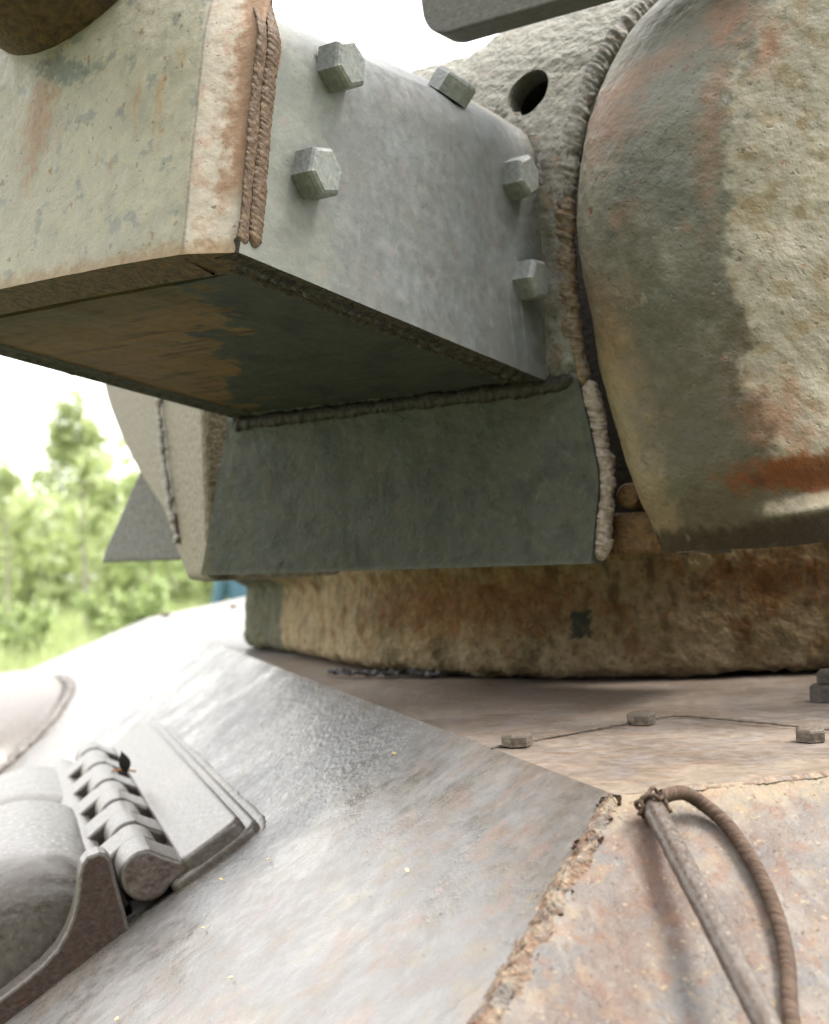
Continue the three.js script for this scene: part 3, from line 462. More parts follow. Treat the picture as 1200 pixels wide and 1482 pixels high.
// ------------------------------------------------------------------ driver's hatch and its hinge, built square to the front plate
const hatch = partGroup('driver_hatch', tank, rel(0.1375, ROOF, -1.0136), [0, YAW, SL]); // x up the slope, y off the plate, z towards the near side
const H = (u, v, w) => [-v, w, -u];
function block(u0, u1, v0, v1, w0, w1, r, amp = 0.0014) { // a rounded lump of plate between those limits
  const g = new RoundedBoxGeometry(v1 - v0, w1 - w0, u1 - u0, 5, r); g.translate(-(v0 + v1) / 2, (w0 + w1) / 2, -(u0 + u1) / 2);
  return worldUV(g);
}
function gridBlock(u0, u1, v0, v1, w0, topFn, nu, nv, r, amp, thick = 0.045) { // plate with a free-form upper face
  return slab((s, t, o) => { o.set(...H(u0 + (u1 - u0) * s, v0 + (v1 - v0) * t, topFn(s, t))); }, nu, nv, u1 - u0, v1 - v0, { thick, bevel: r, disp: (x, y, z) => n3(x, y, z, 0.03, 3) * amp + n3(x, y, z, 0.01, 4) * amp * 0.25 });
}
const tileUV = (g, su, sv) => { const a = g.attributes.uv; for (let i = 0; i < a.count; i++) a.setXY(i, a.getX(i) * su / 0.3, a.getY(i) * sv / 0.3); return g; };
{
  const HU0 = 0.528, HU1 = 1.47, AX = 0.321, AW = 0.033, KR = 0.0268;
  const plate = (u0, u1, v0, v1, h0, h1, rc, bev) => { // rounded-corner plate lying on the slope
    const s = new THREE.Shape(), a = u0 + bev, b = u1 - bev, c = v0 + bev, d = v1 - bev;
    s.moveTo(-d + rc, -b); s.lineTo(-c - rc, -b); s.quadraticCurveTo(-c, -b, -c, -b + rc); s.lineTo(-c, -a - rc); s.quadraticCurveTo(-c, -a, -c - rc, -a); s.lineTo(-d + rc, -a); s.quadraticCurveTo(-d, -a, -d, -a - rc); s.lineTo(-d, -b + rc); s.quadraticCurveTo(-d, -b, -d + rc, -b);
    const g = new THREE.ExtrudeGeometry(s, { depth: h1 - h0 - bev, bevelEnabled: true, bevelSize: bev, bevelThickness: bev, bevelSegments: 6, curveSegments: 10 });
    const p = g.attributes.position; for (let i = 0; i < p.count; i++) { const x = p.getX(i), y = p.getY(i), z = p.getZ(i); p.setXYZ(i, x, z + h0, y); } // shape plane -> slope
    const n = g.attributes.normal; for (let i = 0; i < n.count; i++) { const x = n.getX(i), y = n.getY(i), z = n.getZ(i); n.setXYZ(i, x, z, y); }
    for (const at of ['position', 'normal']) { const A = g.attributes[at].array; for (let i = 0; i < A.length; i += 9) for (let k = 0; k < 3; k++) { const q = A[i + 3 + k]; A[i + 3 + k] = A[i + 6 + k]; A[i + 6 + k] = q; } }
    return worldUV(g);
  };
  mesh('hinge_plate', plate(0.521, HU1, 0.211, 0.2865, 0.006, 0.0265, 0.012, 0.006), M.steel, hatch);
  mesh('hinge_step', plate(0.519, HU1 + 0.02, 0.198, 0.309, -0.004, 0.0115, 0.018, 0.006), M.steel, hatch);
  mesh('hinge_weld', bead([H(0.533, 0.309, -0.002), H(0.52, 0.29, -0.002), H(0.517, 0.225, -0.002), H(0.526, 0.203, -0.002), H(0.56, 0.196, -0.002), H(0.7, 0.195, -0.002), H(0.95, 0.195, -0.002), H(HU1, 0.195, -0.002)], 0.006, { pitch: 0.08, amp: 0.0, lump: 0.15, grit: 0.03, seed: 12, face: [0, 1, 0], flat: 0.6, wide: 1.4 }), M.steel, hatch);
  // knuckles in turn: one cast on the hinge plate, one on the hatch
  const nK = 11, kw = (HU1 - 0.03 - HU0) / nK;
  for (let i = 0; i < nK; i++) {
    const u0 = HU0 + i * kw + 0.002, u1 = u0 + kw - 0.004, onPlate = i % 2 === 0, R = onPlate ? KR : KR * 0.92;
    const prof = new THREE.Shape();                                       // round eye with a tail into its own leaf
    if (onPlate) { prof.moveTo(0.05, -KR * 0.9); prof.lineTo(0.05, -0.011); prof.lineTo(0.036, -0.0085); prof.quadraticCurveTo(0.026, 0.004, 0.018, 0.0195); prof.absarc(0, 0, R, Math.PI * 0.27, Math.PI * 1.65, false); }
    else { prof.moveTo(-0.05, -R * 0.6); prof.lineTo(-0.01, -R * 0.9); prof.absarc(0, 0, R, -Math.PI * 0.6, Math.PI * 0.58, false); prof.quadraticCurveTo(-0.02, R * 0.98, -0.05, R * 0.8); }
    const g = new THREE.ExtrudeGeometry(prof, { depth: u1 - u0 - 0.010, bevelEnabled: true, bevelSize: 0.005, bevelOffset: -0.005, bevelThickness: 0.005, bevelSegments: 5, curveSegments: 28 });
    g.translate(0, 0, 0.005); worldUV(g);
    mesh('knuckle', g, i === 0 ? [M.hingeEnd, M.steel] : M.steel, hatch, [-AX, AW, -u1]);
  }
  // near side rim of the hatch: a fin that is tall at the hinge and runs down low
  const fin = new THREE.Shape([[-0.372, -0.02], [-0.366, -0.004], [-0.345, 0.056], [-0.340, 0.070], [-0.341, 0.078], [-0.346, 0.083], [-0.358, 0.0865], [-0.366, 0.084], [-0.374, 0.077], [-0.383, 0.066], [-0.392, 0.056], [-0.404, 0.045], [-0.417, 0.036], [-0.433, 0.0285], [-0.455, 0.0235], [-0.50, 0.022], [-0.86, 0.022], [-0.86, -0.02]].map((p) => new THREE.Vector2(...p)));
  const fg = new THREE.ExtrudeGeometry(fin, { depth: 0.028, bevelEnabled: true, bevelSize: 0.004, bevelThickness: 0.004, bevelOffset: -0.004, bevelSegments: 4, steps: 2 });
  mesh('hatch_rim', worldUV(fg), [M.hinge, M.steel], hatch, [0, 0, -0.561]);
  // lid proper: plate with round-backed covers
  mesh('hatch_lid', tileUV(gridBlock(0.575, 1.5, 0.354, 0.86, 0, (s, t) => 0.054 - 0.04 * sst(0.08, 0.3, t), 60, 60, 0.012, 0.003), 0.75, 0.5), M.steel, hatch);
  for (const [u0, u1, va, vb, hw, pa] of [[0.572, 1.06, 0.359, 0.66, 0.122, 8], [1.08, 1.5, 0.362, 0.7, 0.10, 6]]) {
    const n = 44, g = slab((s, t, o) => {
      // rounded cushion: height falls off in a superellipse towards every side
      const a = Math.abs(2 * s - 1), b = Math.abs(2 * t - 1), h = Math.pow(Math.max(0, 1 - Math.pow(a, pa)), 0.42) * Math.pow(Math.max(0, 1 - Math.pow(b, 2.6)), 0.5);
      o.set(...H(u0 + (u1 - u0) * s, va + (vb - va) * t, 0.008 + hw * h));
    }, n * 2, n * 2, u1 - u0, vb - va, { thick: 0, sw: (s) => 0.5 - 0.5 * Math.cos(Math.PI * s), tw: (t) => 0.5 - 0.5 * Math.cos(Math.PI * t), disp: (x, y, z) => n3(x, y, z, 0.04, 7) * 0.003 });
    mesh('hatch_cover', tileUV(g, u1 - u0, vb - va), M.steel, hatch);
  }
  // ball-mount cover far across the front plate, with its weld
  const dome = slab((s, t, o) => { const a = t * Math.PI * 2, r = s * 0.5, h = 0.16 * Math.sqrt(Math.max(0, 1 - s * s)); o.set(...H(3.02 + Math.cos(a) * r * 1.5, 0.62 + Math.sin(a) * r * 0.62, h)); }, 40, 90, 0.5, 2, { thick: 0, disp: (x, y, z) => n3(x, y, z, 0.06, 2) * 0.006 });
  mesh('ball_mount_cover', tileUV(dome, 0.5, 2), M.steel, hatch);
  const ring = []; for (let i = 0; i <= 40; i++) { const a = i / 40 * Math.PI * 2; ring.push(H(3.02 + Math.cos(a) * 0.78, 0.62 + Math.sin(a) * 0.322, 0.004)); }
  mesh('ball_mount_weld', bead(ring, 0.013, { pitch: 0.05, amp: 0.08, lump: 0.6, seed: 15, face: [0, 1, 0], flat: 0.8, step: 0.008 }), M.steel, hatch);
}
function mergeVerticesKeep(g) { return g; }
// grab rail on the side plate with its end lug, and the wire round it
const rail = partGroup('grab_rail', tank, rel(0.1375, ROOF, -1.0136), [0, YAW, 0]);
{
  const a = S(0.016, 0.018, 0.012), b = S(-0.0204, 0.301, 0.0549), c = new THREE.LineCurve3(new V3(...a), new V3(...b));
  const g = bead([a, b], 0.008, { amp: 0.0, lump: 0.03, flat: 1, seed: 3, step: 0.003, face: [1, 0, 0], sides: 28 });
  mesh('rod', g, M.rod, rail);
  const w = []; const ax = new V3(...b).sub(new V3(...a)).normalize(), e1 = new V3(1, 0, 0).cross(ax).normalize(), e2 = ax.clone().cross(e1);
  for (let i = 0; i <= 60; i++) { const t = i / 60, an = t * Math.PI * 2 * 2.4, r = 0.0098 + 0.0012 * Math.sin(i * 1.7); const q = new V3(...a).addScaledVector(ax, 0.004 + t * 0.012 + 0.003 * Math.sin(i * 0.9)).addScaledVector(e1, Math.cos(an) * r).addScaledVector(e2, Math.sin(an) * r); w.push(q.toArray()); }
  mesh('wire_wrap', bead(w, 0.0017, { amp: 0.05, lump: 0.3, flat: 1, seed: 5, step: 0.002, sides: 10 }), M.rope, rail);
}
// ------------------------------------------------------------------ turret: x to the right along its face, y up from the roof, z out of its face
const TY = -34.2 * Math.PI / 180;
const turret = partGroup('turret', tank, rel(0.191, ROOF, -1.5), [0, TY, 0]);
const zWall = smoothTable([[0.1, 0], [0.16, 0], [0.35, 0], [0.50, 0], [0.60, 0], [0.65, -0.009], [0.70, -0.029], [0.75, -0.058], [0.80, -0.094], [0.86, -0.145], [0.92, -0.20]]);
{
  // front wall, its profile leaning back above the gun
  const prof = []; for (let i = 0; i <= 200; i++) { const y = 0.16 + 0.74 * i / 200; prof.push([y, zWall(y)]); }
  const L = [0]; for (let i = 1; i < prof.length; i++) L.push(L[i - 1] + Math.hypot(prof[i][0] - prof[i - 1][0], prof[i][1] - prof[i - 1][1]));
  const at = (l) => { let i = 1; while (i < L.length - 1 && L[i] < l) i++; const f = (l - L[i - 1]) / (L[i] - L[i - 1]); return [prof[i - 1][0] + (prof[i][0] - prof[i - 1][0]) * f, prof[i - 1][1] + (prof[i][1] - prof[i - 1][1]) * f]; };
  const LT = L[L.length - 1];
  const xl = table([[0.16, -0.576], [0.35, -0.52], [0.95, -0.513]]), xr = smoothTable([[0.16, -0.002], [0.2, 0.004], [0.25, 0.011], [0.30, 0.004], [0.36, -0.008], [0.42, -0.018], [0.5, -0.02], [0.56, -0.016], [0.63, -0.006], [0.70, 0.01], [0.75, 0.03], [0.8, 0.06], [0.92, 0.14]]);
  const g = slab((s, t, o) => {
    const top = LT * (0.80 + 0.20 * sst(0.60, 0.76, s)), [y, z] = at(t * top), x = xl(y) + (xr(y) - xl(y)) * s; o.set(x, y, z);
  }, 250, 300, 0.55, LT, { thick: 0.03, rimRough: 0.004, disp: (x, y, z, s, t) => { const up = sst(0.36, 0.42, y); return n3(x, y, z, 0.05, 1) * 0.004 + n3(x, y, z, 0.014, 2) * (0.001 + 0.004 * up) + n3(x, y, z, 0.006, 3) * 0.0012 * up; } });
  { const a = g.attributes.uv, p = g.attributes.position; for (let i = 0; i < a.count; i++) a.setXY(i, (p.getX(i) + 0.58) / 0.74, (p.getY(i) - 0.16 - p.getZ(i) * 0.3) / 0.8); }
  const drill = new THREE.CylinderGeometry(0.026, 0.026, 0.3, 40); drill.rotateX(Math.PI / 2); drill.scale(1, 1.2, 1); drill.rotateX(-0.12); drill.translate(-0.070, 0.698, -0.03);
  const bw = new Brush(g, M.wall), bd = new Brush(drill, M.wall); bw.updateMatrixWorld(); bd.updateMatrixWorld();
  const ev = new Evaluator(); ev.useGroups = false; ev.attributes = ['position', 'normal', 'uv'];
  const cut = ev.evaluate(bw, bd, SUBTRACTION);
  mesh('front_wall', cut.geometry, M.wall, turret);
  const cup = new THREE.LatheGeometry([[0, -0.2], [0.025, -0.2], [0.0255, -0.04], [0.0285, -0.04], [0.0285, -0.205], [0, -0.205]].map((p) => new THREE.Vector2(...p)), 40); cup.rotateX(Math.PI / 2); cup.scale(1.1, 1.3, 1); cup.rotateX(-0.12);
  mesh('added_hole_backing', worldUV(cup), M.dark, turret, [-0.070, 0.698, -0.02]);  // added dark cup that closes the hole to light from behind
  // welds down the right edge of the wall: bright low down, rusty and grey above
  mesh('wall_weld', bead([[0.001, 0.163, -0.016], [0.005, 0.2, -0.015], [0.012, 0.25, -0.014], [0.006, 0.30, -0.014], [-0.004, 0.362, -0.013]], 0.0118, { pitch: 0.0075, amp: 0.11, lump: 0.3, grit: 0.16, seed: 2, chev: 2.2, flat: 0.8, sides: 24, step: 0.0012 }), M.weldPale, turret);
  mesh('wall_weld', bead([[-0.009, 0.352, -0.010], [-0.018, 0.42, -0.009], [-0.021, 0.49, -0.008], [-0.018, 0.57, -0.008]], 0.012, { pitch: 0.009, amp: 0.06, lump: 0.25, seed: 7, chev: 2.2, sides: 24, step: 0.0012 }), M.weldMid, turret);
  mesh('wall_weld', bead([[-0.017, 0.562, -0.008], [-0.007, 0.63, -0.012], [0.006, 0.69, -0.032], [0.025, 0.74, -0.06], [0.055, 0.79, -0.094], [0.1, 0.85, -0.14]], 0.0118, { pitch: 0.013, amp: 0.02, lump: 0.3, grit: 0.12, seed: 11, chev: 2.2, sides: 24, step: 0.0016 }), M.weldGrey, turret);
  mesh('wall_weld', bead([[-0.51, 0.354, 0.001], [-0.4, 0.355, 0.001], [-0.25, 0.356, 0.001], [-0.05, 0.358, 0.001], [-0.01, 0.362, -0.004]], 0.0085, { pitch: 0.012, amp: 0.06, lump: 0.35, seed: 13 }), M.weldDark, turret);
  mesh('wall_weld', bead([[-0.046, 0.57, -0.004], [-0.05, 0.62, -0.008], [-0.065, 0.652, -0.014], [-0.095, 0.672, -0.024], [-0.15, 0.695, -0.03], [-0.22, 0.73, -0.05]], 0.0085, { pitch: 0.03, amp: 0.02, lump: 0.5, grit: 0.15, seed: 17, flat: 0.7, step: 0.0016, sides: 22 }), M.weldGrey, turret);
}
{ // body behind the wall and the foot ring that sits on the hull roof
  const outline = [[0.42, -1.5], [0.40, -0.95], [0.33, -0.66], [0.25, -0.535], [0.115, -0.426], [-0.071, -0.305], [-0.247, -0.27], [-0.508, -0.317], [-0.76, -0.47], [-0.94, -0.597], [-1.115, -0.70], [-1.2, -0.9], [-1.23, -1.45]];
  const crv = new THREE.CatmullRomCurve3(outline.map(([x, z]) => new V3(x, 0, z)), false, 'centripetal'), LEN = crv.getLength();
  const prof = [[-0.018, 0.004], [-0.005, 0.009], [0.004, 0.022], [0.002, 0.06], [-0.002, 0.10], [-0.004, 0.125], [0.0, 0.145], [0.0, 0.16], [0.0, 0.172], [0.0, 0.180], [-0.01, 0.20], [-0.04, 0.21]];
  const pc = new THREE.SplineCurve(prof.map((p) => new THREE.Vector2(...p)));
  const p = new V3(), T = new V3();
  const g = slab((s, t, o) => {
    crv.getPointAt(s, p); crv.getTangentAt(s, T); const q = pc.getPointAt(t); const nx = -T.z, nzz = T.x; q.x += sst(0.6, 0.72, s) * 0.10 * sst(0.115, 0.18, q.y);   // the foot flares towards the left
    o.set(p.x + nx * q.x * -1, q.y, p.z + nzz * q.x * -1);
  }, 520, 60, LEN, 0.24, { thick: 0.06, flip: true, disp: (x, y, z) => n3(x, y, z, 0.06, 3) * 0.012 + n3(x, y, z, 0.018, 4) * 0.006 + n3(x, y, z, 0.007, 6) * 0.004 + (y < 0.04 ? n3(x, y, z, 0.012, 9) * 0.01 : 0) });
  mesh('foot_ring', g, M.foot, turret);
  const sh = new THREE.Shape([[0.28, -1.5], [0.26, -0.76], [0.13, -0.55], [-0.05, -0.42], [-0.25, -0.37], [-0.48, -0.42], [-0.8, -0.6], [-1.0, -0.8], [-1.1, -1.1], [-1.15, -1.5], [-0.9, -2.1], [-0.25, -2.4], [0.2, -2.1]].map(([x, z]) => new THREE.Vector2(x, -z)));
  const b = new THREE.ExtrudeGeometry(sh, { depth: 0.80, bevelEnabled: true, bevelSize: 0.03, bevelThickness: 0.05, bevelSegments: 4 }); b.rotateX(-Math.PI / 2); b.translate(0, 0.055, 0);
  mesh('turret_body', worldUV(b), M.weldDark, turret);  // its dark colour stands in for the deep shade in the gap
  const collar = slab((s, t, o) => o.set(-0.33 + 0.412 * s, 0.168 + 0.046 * t, -0.03), 90, 14, 0.41, 0.046, { thick: 0.25, bevel: 0.006, disp: (x, y, z) => n3(x, y, z, 0.03, 2) * 0.006 });
  mesh('collar', tileUV(collar, 0.41, 0.05), M.collar, turret);
  const pin = new THREE.LatheGeometry([[0, 0.02], [0.011, 0.02], [0.014, 0.017], [0.015, 0.0]].map((q) => new THREE.Vector2(...q)).reverse(), 28); pin.rotateX(Math.PI / 2);
  mesh('pivot_pin', worldUV(pin), M.collar, turret, [0.030, 0.232, -0.05]);
}
{ // right cheek: heavy rounded casting
  const xl = smoothTable([[0.15, 0.086], [0.176, 0.076], [0.209, 0.064], [0.25, 0.047], [0.302, 0.032], [0.363, 0.021], [0.431, 0.016], [0.492, 0.008], [0.566, 0.008], [0.638, 0.018], [0.713, 0.044], [0.76, 0.075], [0.82, 0.13], [0.9, 0.22], [0.98, 0.33]]);
  const sec = new THREE.SplineCurve([[0.03, -0.11], [0.012, -0.07], [0.002, -0.025], [0.006, 0.004], [0.022, 0.026], [0.055, 0.042], [0.10, 0.05], [0.15, 0.05], [0.195, 0.036], [0.24, 0.004], [0.29, -0.045], [0.345, -0.12], [0.39, -0.22], [0.42, -0.36], [0.43, -0.6]].map((p) => new THREE.Vector2(...p)));
  const LEN = sec.getLength();
  // where the section starts to be visible (its left edge): used so that texture x = distance round from that edge
  const Y0 = 0.17, Y1 = 0.98;
  const g = slab((s, t, o) => {
    const q = sec.getPointAt(s), rise = 0.03 * sst(0.12, 0.42, q.x) , y = Y0 + rise * (1 - t) * (1 - t) + (Y1 - Y0) * t;
    const lo = Math.max(0, 0.262 + rise - y), hi = Math.max(0, y - 0.5);
    const lip = 0.014 * Math.exp(-(((y - rise * 0.8 - 0.197) / 0.012) ** 2)), groove = -0.011 * Math.exp(-(((y - rise * 0.8 - 0.226) / 0.015) ** 2));
    const face = sst(-0.1, 0.02, q.y + 0.3 * sst(0.1, 0.2, q.x));
    o.set(xl(y) - 0.011 * sst(0.3, 0.5, y) - 2.2 * lo * lo + q.x - 0.25 * hi * hi * sst(0, 0.2, q.x), y, q.y - 5 * lo * lo - 0.75 * hi * hi - 0.6 * hi * hi * hi + (lip + groove) * face * sst(0.11, 0.2, q.x));
  }, 300, 380, LEN, 0.8, { thick: 0.014, disp: (x, y, z) => n3(x, y, z, 0.09, 3) * 0.008 + n3(x, y, z, 0.03, 4) * 0.0022 + n3(x, y, z, 0.01, 6) * 0.0008 });
  // texture: arc length from the left edge, height
  const a = g.attributes.uv, pp = g.attributes.position;
  for (let i = 0; i < a.count; i++) a.setXY(i, (a.getX(i) * LEN - 0.099 + 0.08) / 0.58, (pp.getY(i) - 0.17) / 0.81);
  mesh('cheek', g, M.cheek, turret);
}
{ // left cheek below and beyond the gun, with its seam
  const c = Math.cos(0.61), s = Math.sin(0.61);
  const sh = new THREE.Shape(); const pts = [[0.0, 0.164], [0.06, 0.162], [0.125, 0.163], [0.18, 0.195], [0.285, 0.262], [0.42, 0.31], [0.579, 0.372], [0.70, 0.43], [0.81, 0.495], [0.88, 0.57], [0.9, 0.62]];
  sh.moveTo(0.0, 0.62); sh.lineTo(...pts[0]); sh.lineTo(...pts[1]); sh.lineTo(...pts[2]); sh.splineThru(pts.slice(3).map((p) => new THREE.Vector2(...p))); sh.lineTo(0.0, 0.62);
  const g = new THREE.ExtrudeGeometry(sh, { depth: 0.16, bevelEnabled: true, bevelSize: 0.012, bevelThickness: 0.014, bevelSegments: 4, curveSegments: 30 });
  worldUV(g); g.translate(0, 0, -0.18);
  const q = partGroup('left_cheek', turret, [-0.545, 0, 0], [0, -Math.PI + 0.61, 0]);
  // local +x must run left and back: mirror the shape by drawing it with x reversed
  q.rotation.set(0, 0.61 * -1, 0);
  g.scale(-1, 1, 1); { const ix = g.index; if (!ix) { const P0 = g.attributes.position.array, N0 = g.attributes.normal.array, U0 = g.attributes.uv.array; for (let i = 0; i < P0.length; i += 9) for (let k = 0; k < 3; k++) { let t = P0[i + 3 + k]; P0[i + 3 + k] = P0[i + 6 + k]; P0[i + 6 + k] = t; t = N0[i + 3 + k]; N0[i + 3 + k] = N0[i + 6 + k]; N0[i + 6 + k] = t; } for (let i = 0; i < U0.length; i += 6) for (let k = 0; k < 2; k++) { const t = U0[i + 2 + k]; U0[i + 2 + k] = U0[i + 4 + k]; U0[i + 4 + k] = t; } } }
  mesh('cheek_casting', g, M.strip, q);
  turret.remove(q); tank.add(q); q.position.set(...rel(0, 0, 0)); { const m = new THREE.Matrix4().makeRotationY(TY).setPosition(...rel(0.191, ROOF, -1.5)); const l = new THREE.Matrix4().makeRotationY(-0.61).setPosition(-0.578, 0, -0.004); m.multiply(l).decompose(q.position, q.quaternion, q.scale); }
  mesh('seam_weld', bead([[-0.265, 0.43, 0.0], [-0.24, 0.36, 0.002], [-0.215, 0.30, 0.002], [-0.185, 0.24, 0.0], [-0.165, 0.205, -0.002]], 0.006, { pitch: 0.03, amp: 0.04, lump: 0.7, seed: 21 }), M.weldGrey, q);
}
{ // grey plate beyond the turret and the hood above the gun
  const sh = new THREE.Shape([[-1.295, 0.184], [-1.288, 0.2], [-1.17, 0.37], [-1.15, 0.38], [-0.9, 0.38], [-0.9, 0.184]].map((p) => new THREE.Vector2(...p)));
  const g = new THREE.ExtrudeGeometry(sh, { depth: 0.05, bevelEnabled: true, bevelSize: 0.006, bevelThickness: 0.008, bevelSegments: 3 });
  mesh('guard_plate', worldUV(g), M.greyPlate, turret, [0, 0, -0.56]);
  mesh('plate_weld', bead([[-1.09, 0.32, -0.495], [-1.06, 0.305, -0.495], [-1.045, 0.275, -0.495]], 0.02, { pitch: 0.02, amp: 0.1, lump: 0.8, seed: 23, step: 0.003 }), M.weldDark, turret);
  const hs = new THREE.Shape(); hs.moveTo(0.2, 0.0); hs.lineTo(-0.13, 0.0); hs.bezierCurveTo(-0.148, 0.002, -0.157, 0.012, -0.160, 0.026); hs.bezierCurveTo(-0.166, 0.06, -0.164, 0.15, -0.15, 0.22); hs.lineTo(0.2, 0.22); hs.lineTo(0.2, 0);
  const hg = new THREE.ExtrudeGeometry(hs, { depth: 0.036, bevelEnabled: true, bevelSize: 0.003, bevelThickness: 0.003, bevelSegments: 3, curveSegments: 12 });
  mesh('hood', worldUV(hg), M.hood, turret, [0, 0.764, 0.003]);
}
// ------------------------------------------------------------------ gun housing
const mantlet = partGroup('gun_mantlet', tank, rel(0.191, ROOF, -1.5), [0, TY, 0]);
const yBot = (z) => 0.363 + 0.130 * z, zFront = (y) => 0.506 - (y - 0.429) * 0.19;
{
  // bolted shell: right side, rounded shoulder, sloping top, and the same mirrored
  const sec = []; const R = 0.07, a1 = 52 * Math.PI / 180;
  for (let i = 0; i <= 10; i++) sec.push([-0.046, 0.362 + (0.598 - 0.362) * i / 10]);
  for (let i = 1; i <= 10; i++) { const a = a1 * i / 10; sec.push([-0.116 + R * Math.cos(a), 0.598 + R * Math.sin(a)]); }
  const e = sec[sec.length - 1]; for (let i = 1; i <= 8; i++) { const f = i / 8; sec.push([e[0] + (-0.279 - e[0]) * f, e[1] + 0.10 * Math.sin(f * Math.PI / 2)]); }
  const half = sec.length; for (let i = half - 2; i >= 0; i--) sec.push([-0.558 - sec[i][0], sec[i][1]]);
  const L = [0]; for (let i = 1; i < sec.length; i++) L.push(L[i - 1] + Math.hypot(sec[i][0] - sec[i - 1][0], sec[i][1] - sec[i - 1][1]));
  const LT = L[L.length - 1];
  const at = (l) => { let i = 1; while (i < L.length - 1 && L[i] < l) i++; const f = (l - L[i - 1]) / (L[i] - L[i - 1]); return [sec[i - 1][0] + (sec[i][0] - sec[i - 1][0]) * f, sec[i - 1][1] + (sec[i][1] - sec[i - 1][1]) * f]; };
  const g = slab((s, t, o) => {
    let [x, y] = at(t * LT); const z0 = Math.min(0.0, zWall(y)) - 0.03, z1 = zFront(y) - 0.011, z = z0 + (z1 - z0) * s;
    const yb = yBot(z); y = y < 0.598 ? yb + (0.598 - yb) * (y - 0.362) / 0.236 : y;
    o.set(x, y, z);
  }, 200, 360, 0.54, LT, { thick: 0.032, flip: true, split: true, rimRough: 0.012, disp: (x, y, z, s, t) => { const w = sst(0.05, 0.0, z - zWall(y) - 0.01); return n3(x, y, z, 0.09, 2) * 0.003 + n3(x, y, z, 0.02, 4) * (0.0004 + 0.004 * w) + n3(x, y, z, 0.008, 5) * 0.0015 * w; } });
  const a = g.attributes.uv, pp = g.attributes.position; for (let i = 0; i < a.count; i++) a.setXY(i, (pp.getZ(i) + 0.16) / 0.68, a.getY(i) * LT / 1.06);
  slabMesh('shell', g, M.side, mantlet, 'cut_edge', M.cutEdge);
  // underside plate
  const ug = slab((s, t, o) => { const z = -0.015 + 0.475 * t; o.set(-0.505 + 0.428 * s, yBot(z) + 0.003, z); }, 120, 120, 0.45, 0.47, { thick: 0.02, disp: (x, y, z) => n3(x, y, z, 0.05, 3) * 0.004 });
  mesh('bottom_plate', ug, M.under, mantlet);
  // front casting with a bevelled right edge, its face leaning back and arching at the top
  const plan = [[-0.0485, -0.006], [-0.0487, -0.002], [-0.052, 0.001], [-0.080, 0.0225], [-0.088, 0.0265], [-0.15, 0.033], [-0.279, 0.036], [-0.41, 0.034], [-0.46, 0.030], [-0.47, 0.026], [-0.507, 0.001], [-0.5105, -0.004], [-0.511, -0.012]];
  const PL = [0]; for (let i = 1; i < plan.length; i++) PL.push(PL[i - 1] + Math.hypot(plan[i][0] - plan[i - 1][0], plan[i][1] - plan[i - 1][1])); const PT = PL[PL.length - 1];
  const pat = (l) => { let i = 1; while (i < PL.length - 1 && PL[i] < l) i++; const f = (l - PL[i - 1]) / (PL[i] - PL[i - 1]); return [plan[i - 1][0] + (plan[i][0] - plan[i - 1][0]) * f, plan[i - 1][1] + (plan[i][1] - plan[i - 1][1]) * f]; };
  const fg = slab((s, t, o) => { const [x, dz] = pat(s * PT), c = 1 - ((x + 0.279) / 0.233) ** 2, top = 0.672 + 0.16 * Math.max(0, c), y = 0.43 + (top - 0.43) * t, k = Math.max(0, y - 0.60); o.set(x, y, zFront(y) + dz - 2.2 * k * k); },
    300, 170, PT, 0.3, { thick: 0.05, flip: true, split: true, disp: (x, y, z) => n3(x, y, z, 0.07, 2) * 0.004 + n3(x, y, z, 0.02, 3) * 0.001 });
  const fa = fg.attributes.uv, fp = fg.attributes.position; for (let i = 0; i < fa.count; i++) fa.setXY(i, fa.getX(i) * PT / 0.62, (fp.getY(i) - 0.40) / 0.44);
  slabMesh('front_casting', fg, M.casting, mantlet, 'casting_edge', M.brownEdge);
  // seam between casting and shell, and the welds along the lower edges
  const seam = (dx, dz) => [0.436, 0.48, 0.53, 0.58, 0.62, 0.655, 0.68].map((y) => [-0.046 + dx - (y > 0.62 ? (y - 0.62) * 0.5 : 0), y, zFront(y) + dz - (y > 0.6 ? 2.2 * (y - 0.6) ** 2 : 0)]);
  mesh('front_weld', bead(seam(0.0005, -0.0155), 0.008, { pitch: 0.0055, amp: 0.13, lump: 0.14, seed: 31, face: [1, 0, 0], flat: 0.4, step: 0.001, sides: 20 }), M.weldRust, mantlet);
  mesh('front_weld', bead(seam(-0.0008, -0.003), 0.0064, { pitch: 0.006, amp: 0.1, lump: 0.25, seed: 33, face: [1, 0, 0], flat: 0.35, step: 0.001, sides: 20 }), M.weldRust, mantlet);
  const low = (x, dy) => [0.49, 0.4, 0.3, 0.2, 0.1, 0.02].map((z) => [x, yBot(z) + dy, z]);
  mesh('lower_weld', bead(low(-0.064, 0.004), 0.008, { pitch: 0.02, amp: 0.06, lump: 0.7, seed: 35, face: [0, 1, 0], step: 0.0016 }), M.weldDark, mantlet);
  mesh('lower_weld', bead(low(-0.082, 0.002), 0.0055, { pitch: 0.009, amp: 0.1, lump: 0.4, seed: 36, face: [0, 1, 0], step: 0.0016 }), M.cutEdge, mantlet);
  // bolts: axis out of the plate
  const head = hexHead(0.0235, 0.024); head.rotateZ(-Math.PI / 2);
  for (const [z, y, r] of [[0.372, 0.614, 0.35], [0.414, 0.510, 0.18], [0.058, 0.577, 0.45], [0.044, 0.468, 0.05]]) mesh('bolt', head, M.bolt, mantlet, [-0.047, y, z], [r, 0, 0]);
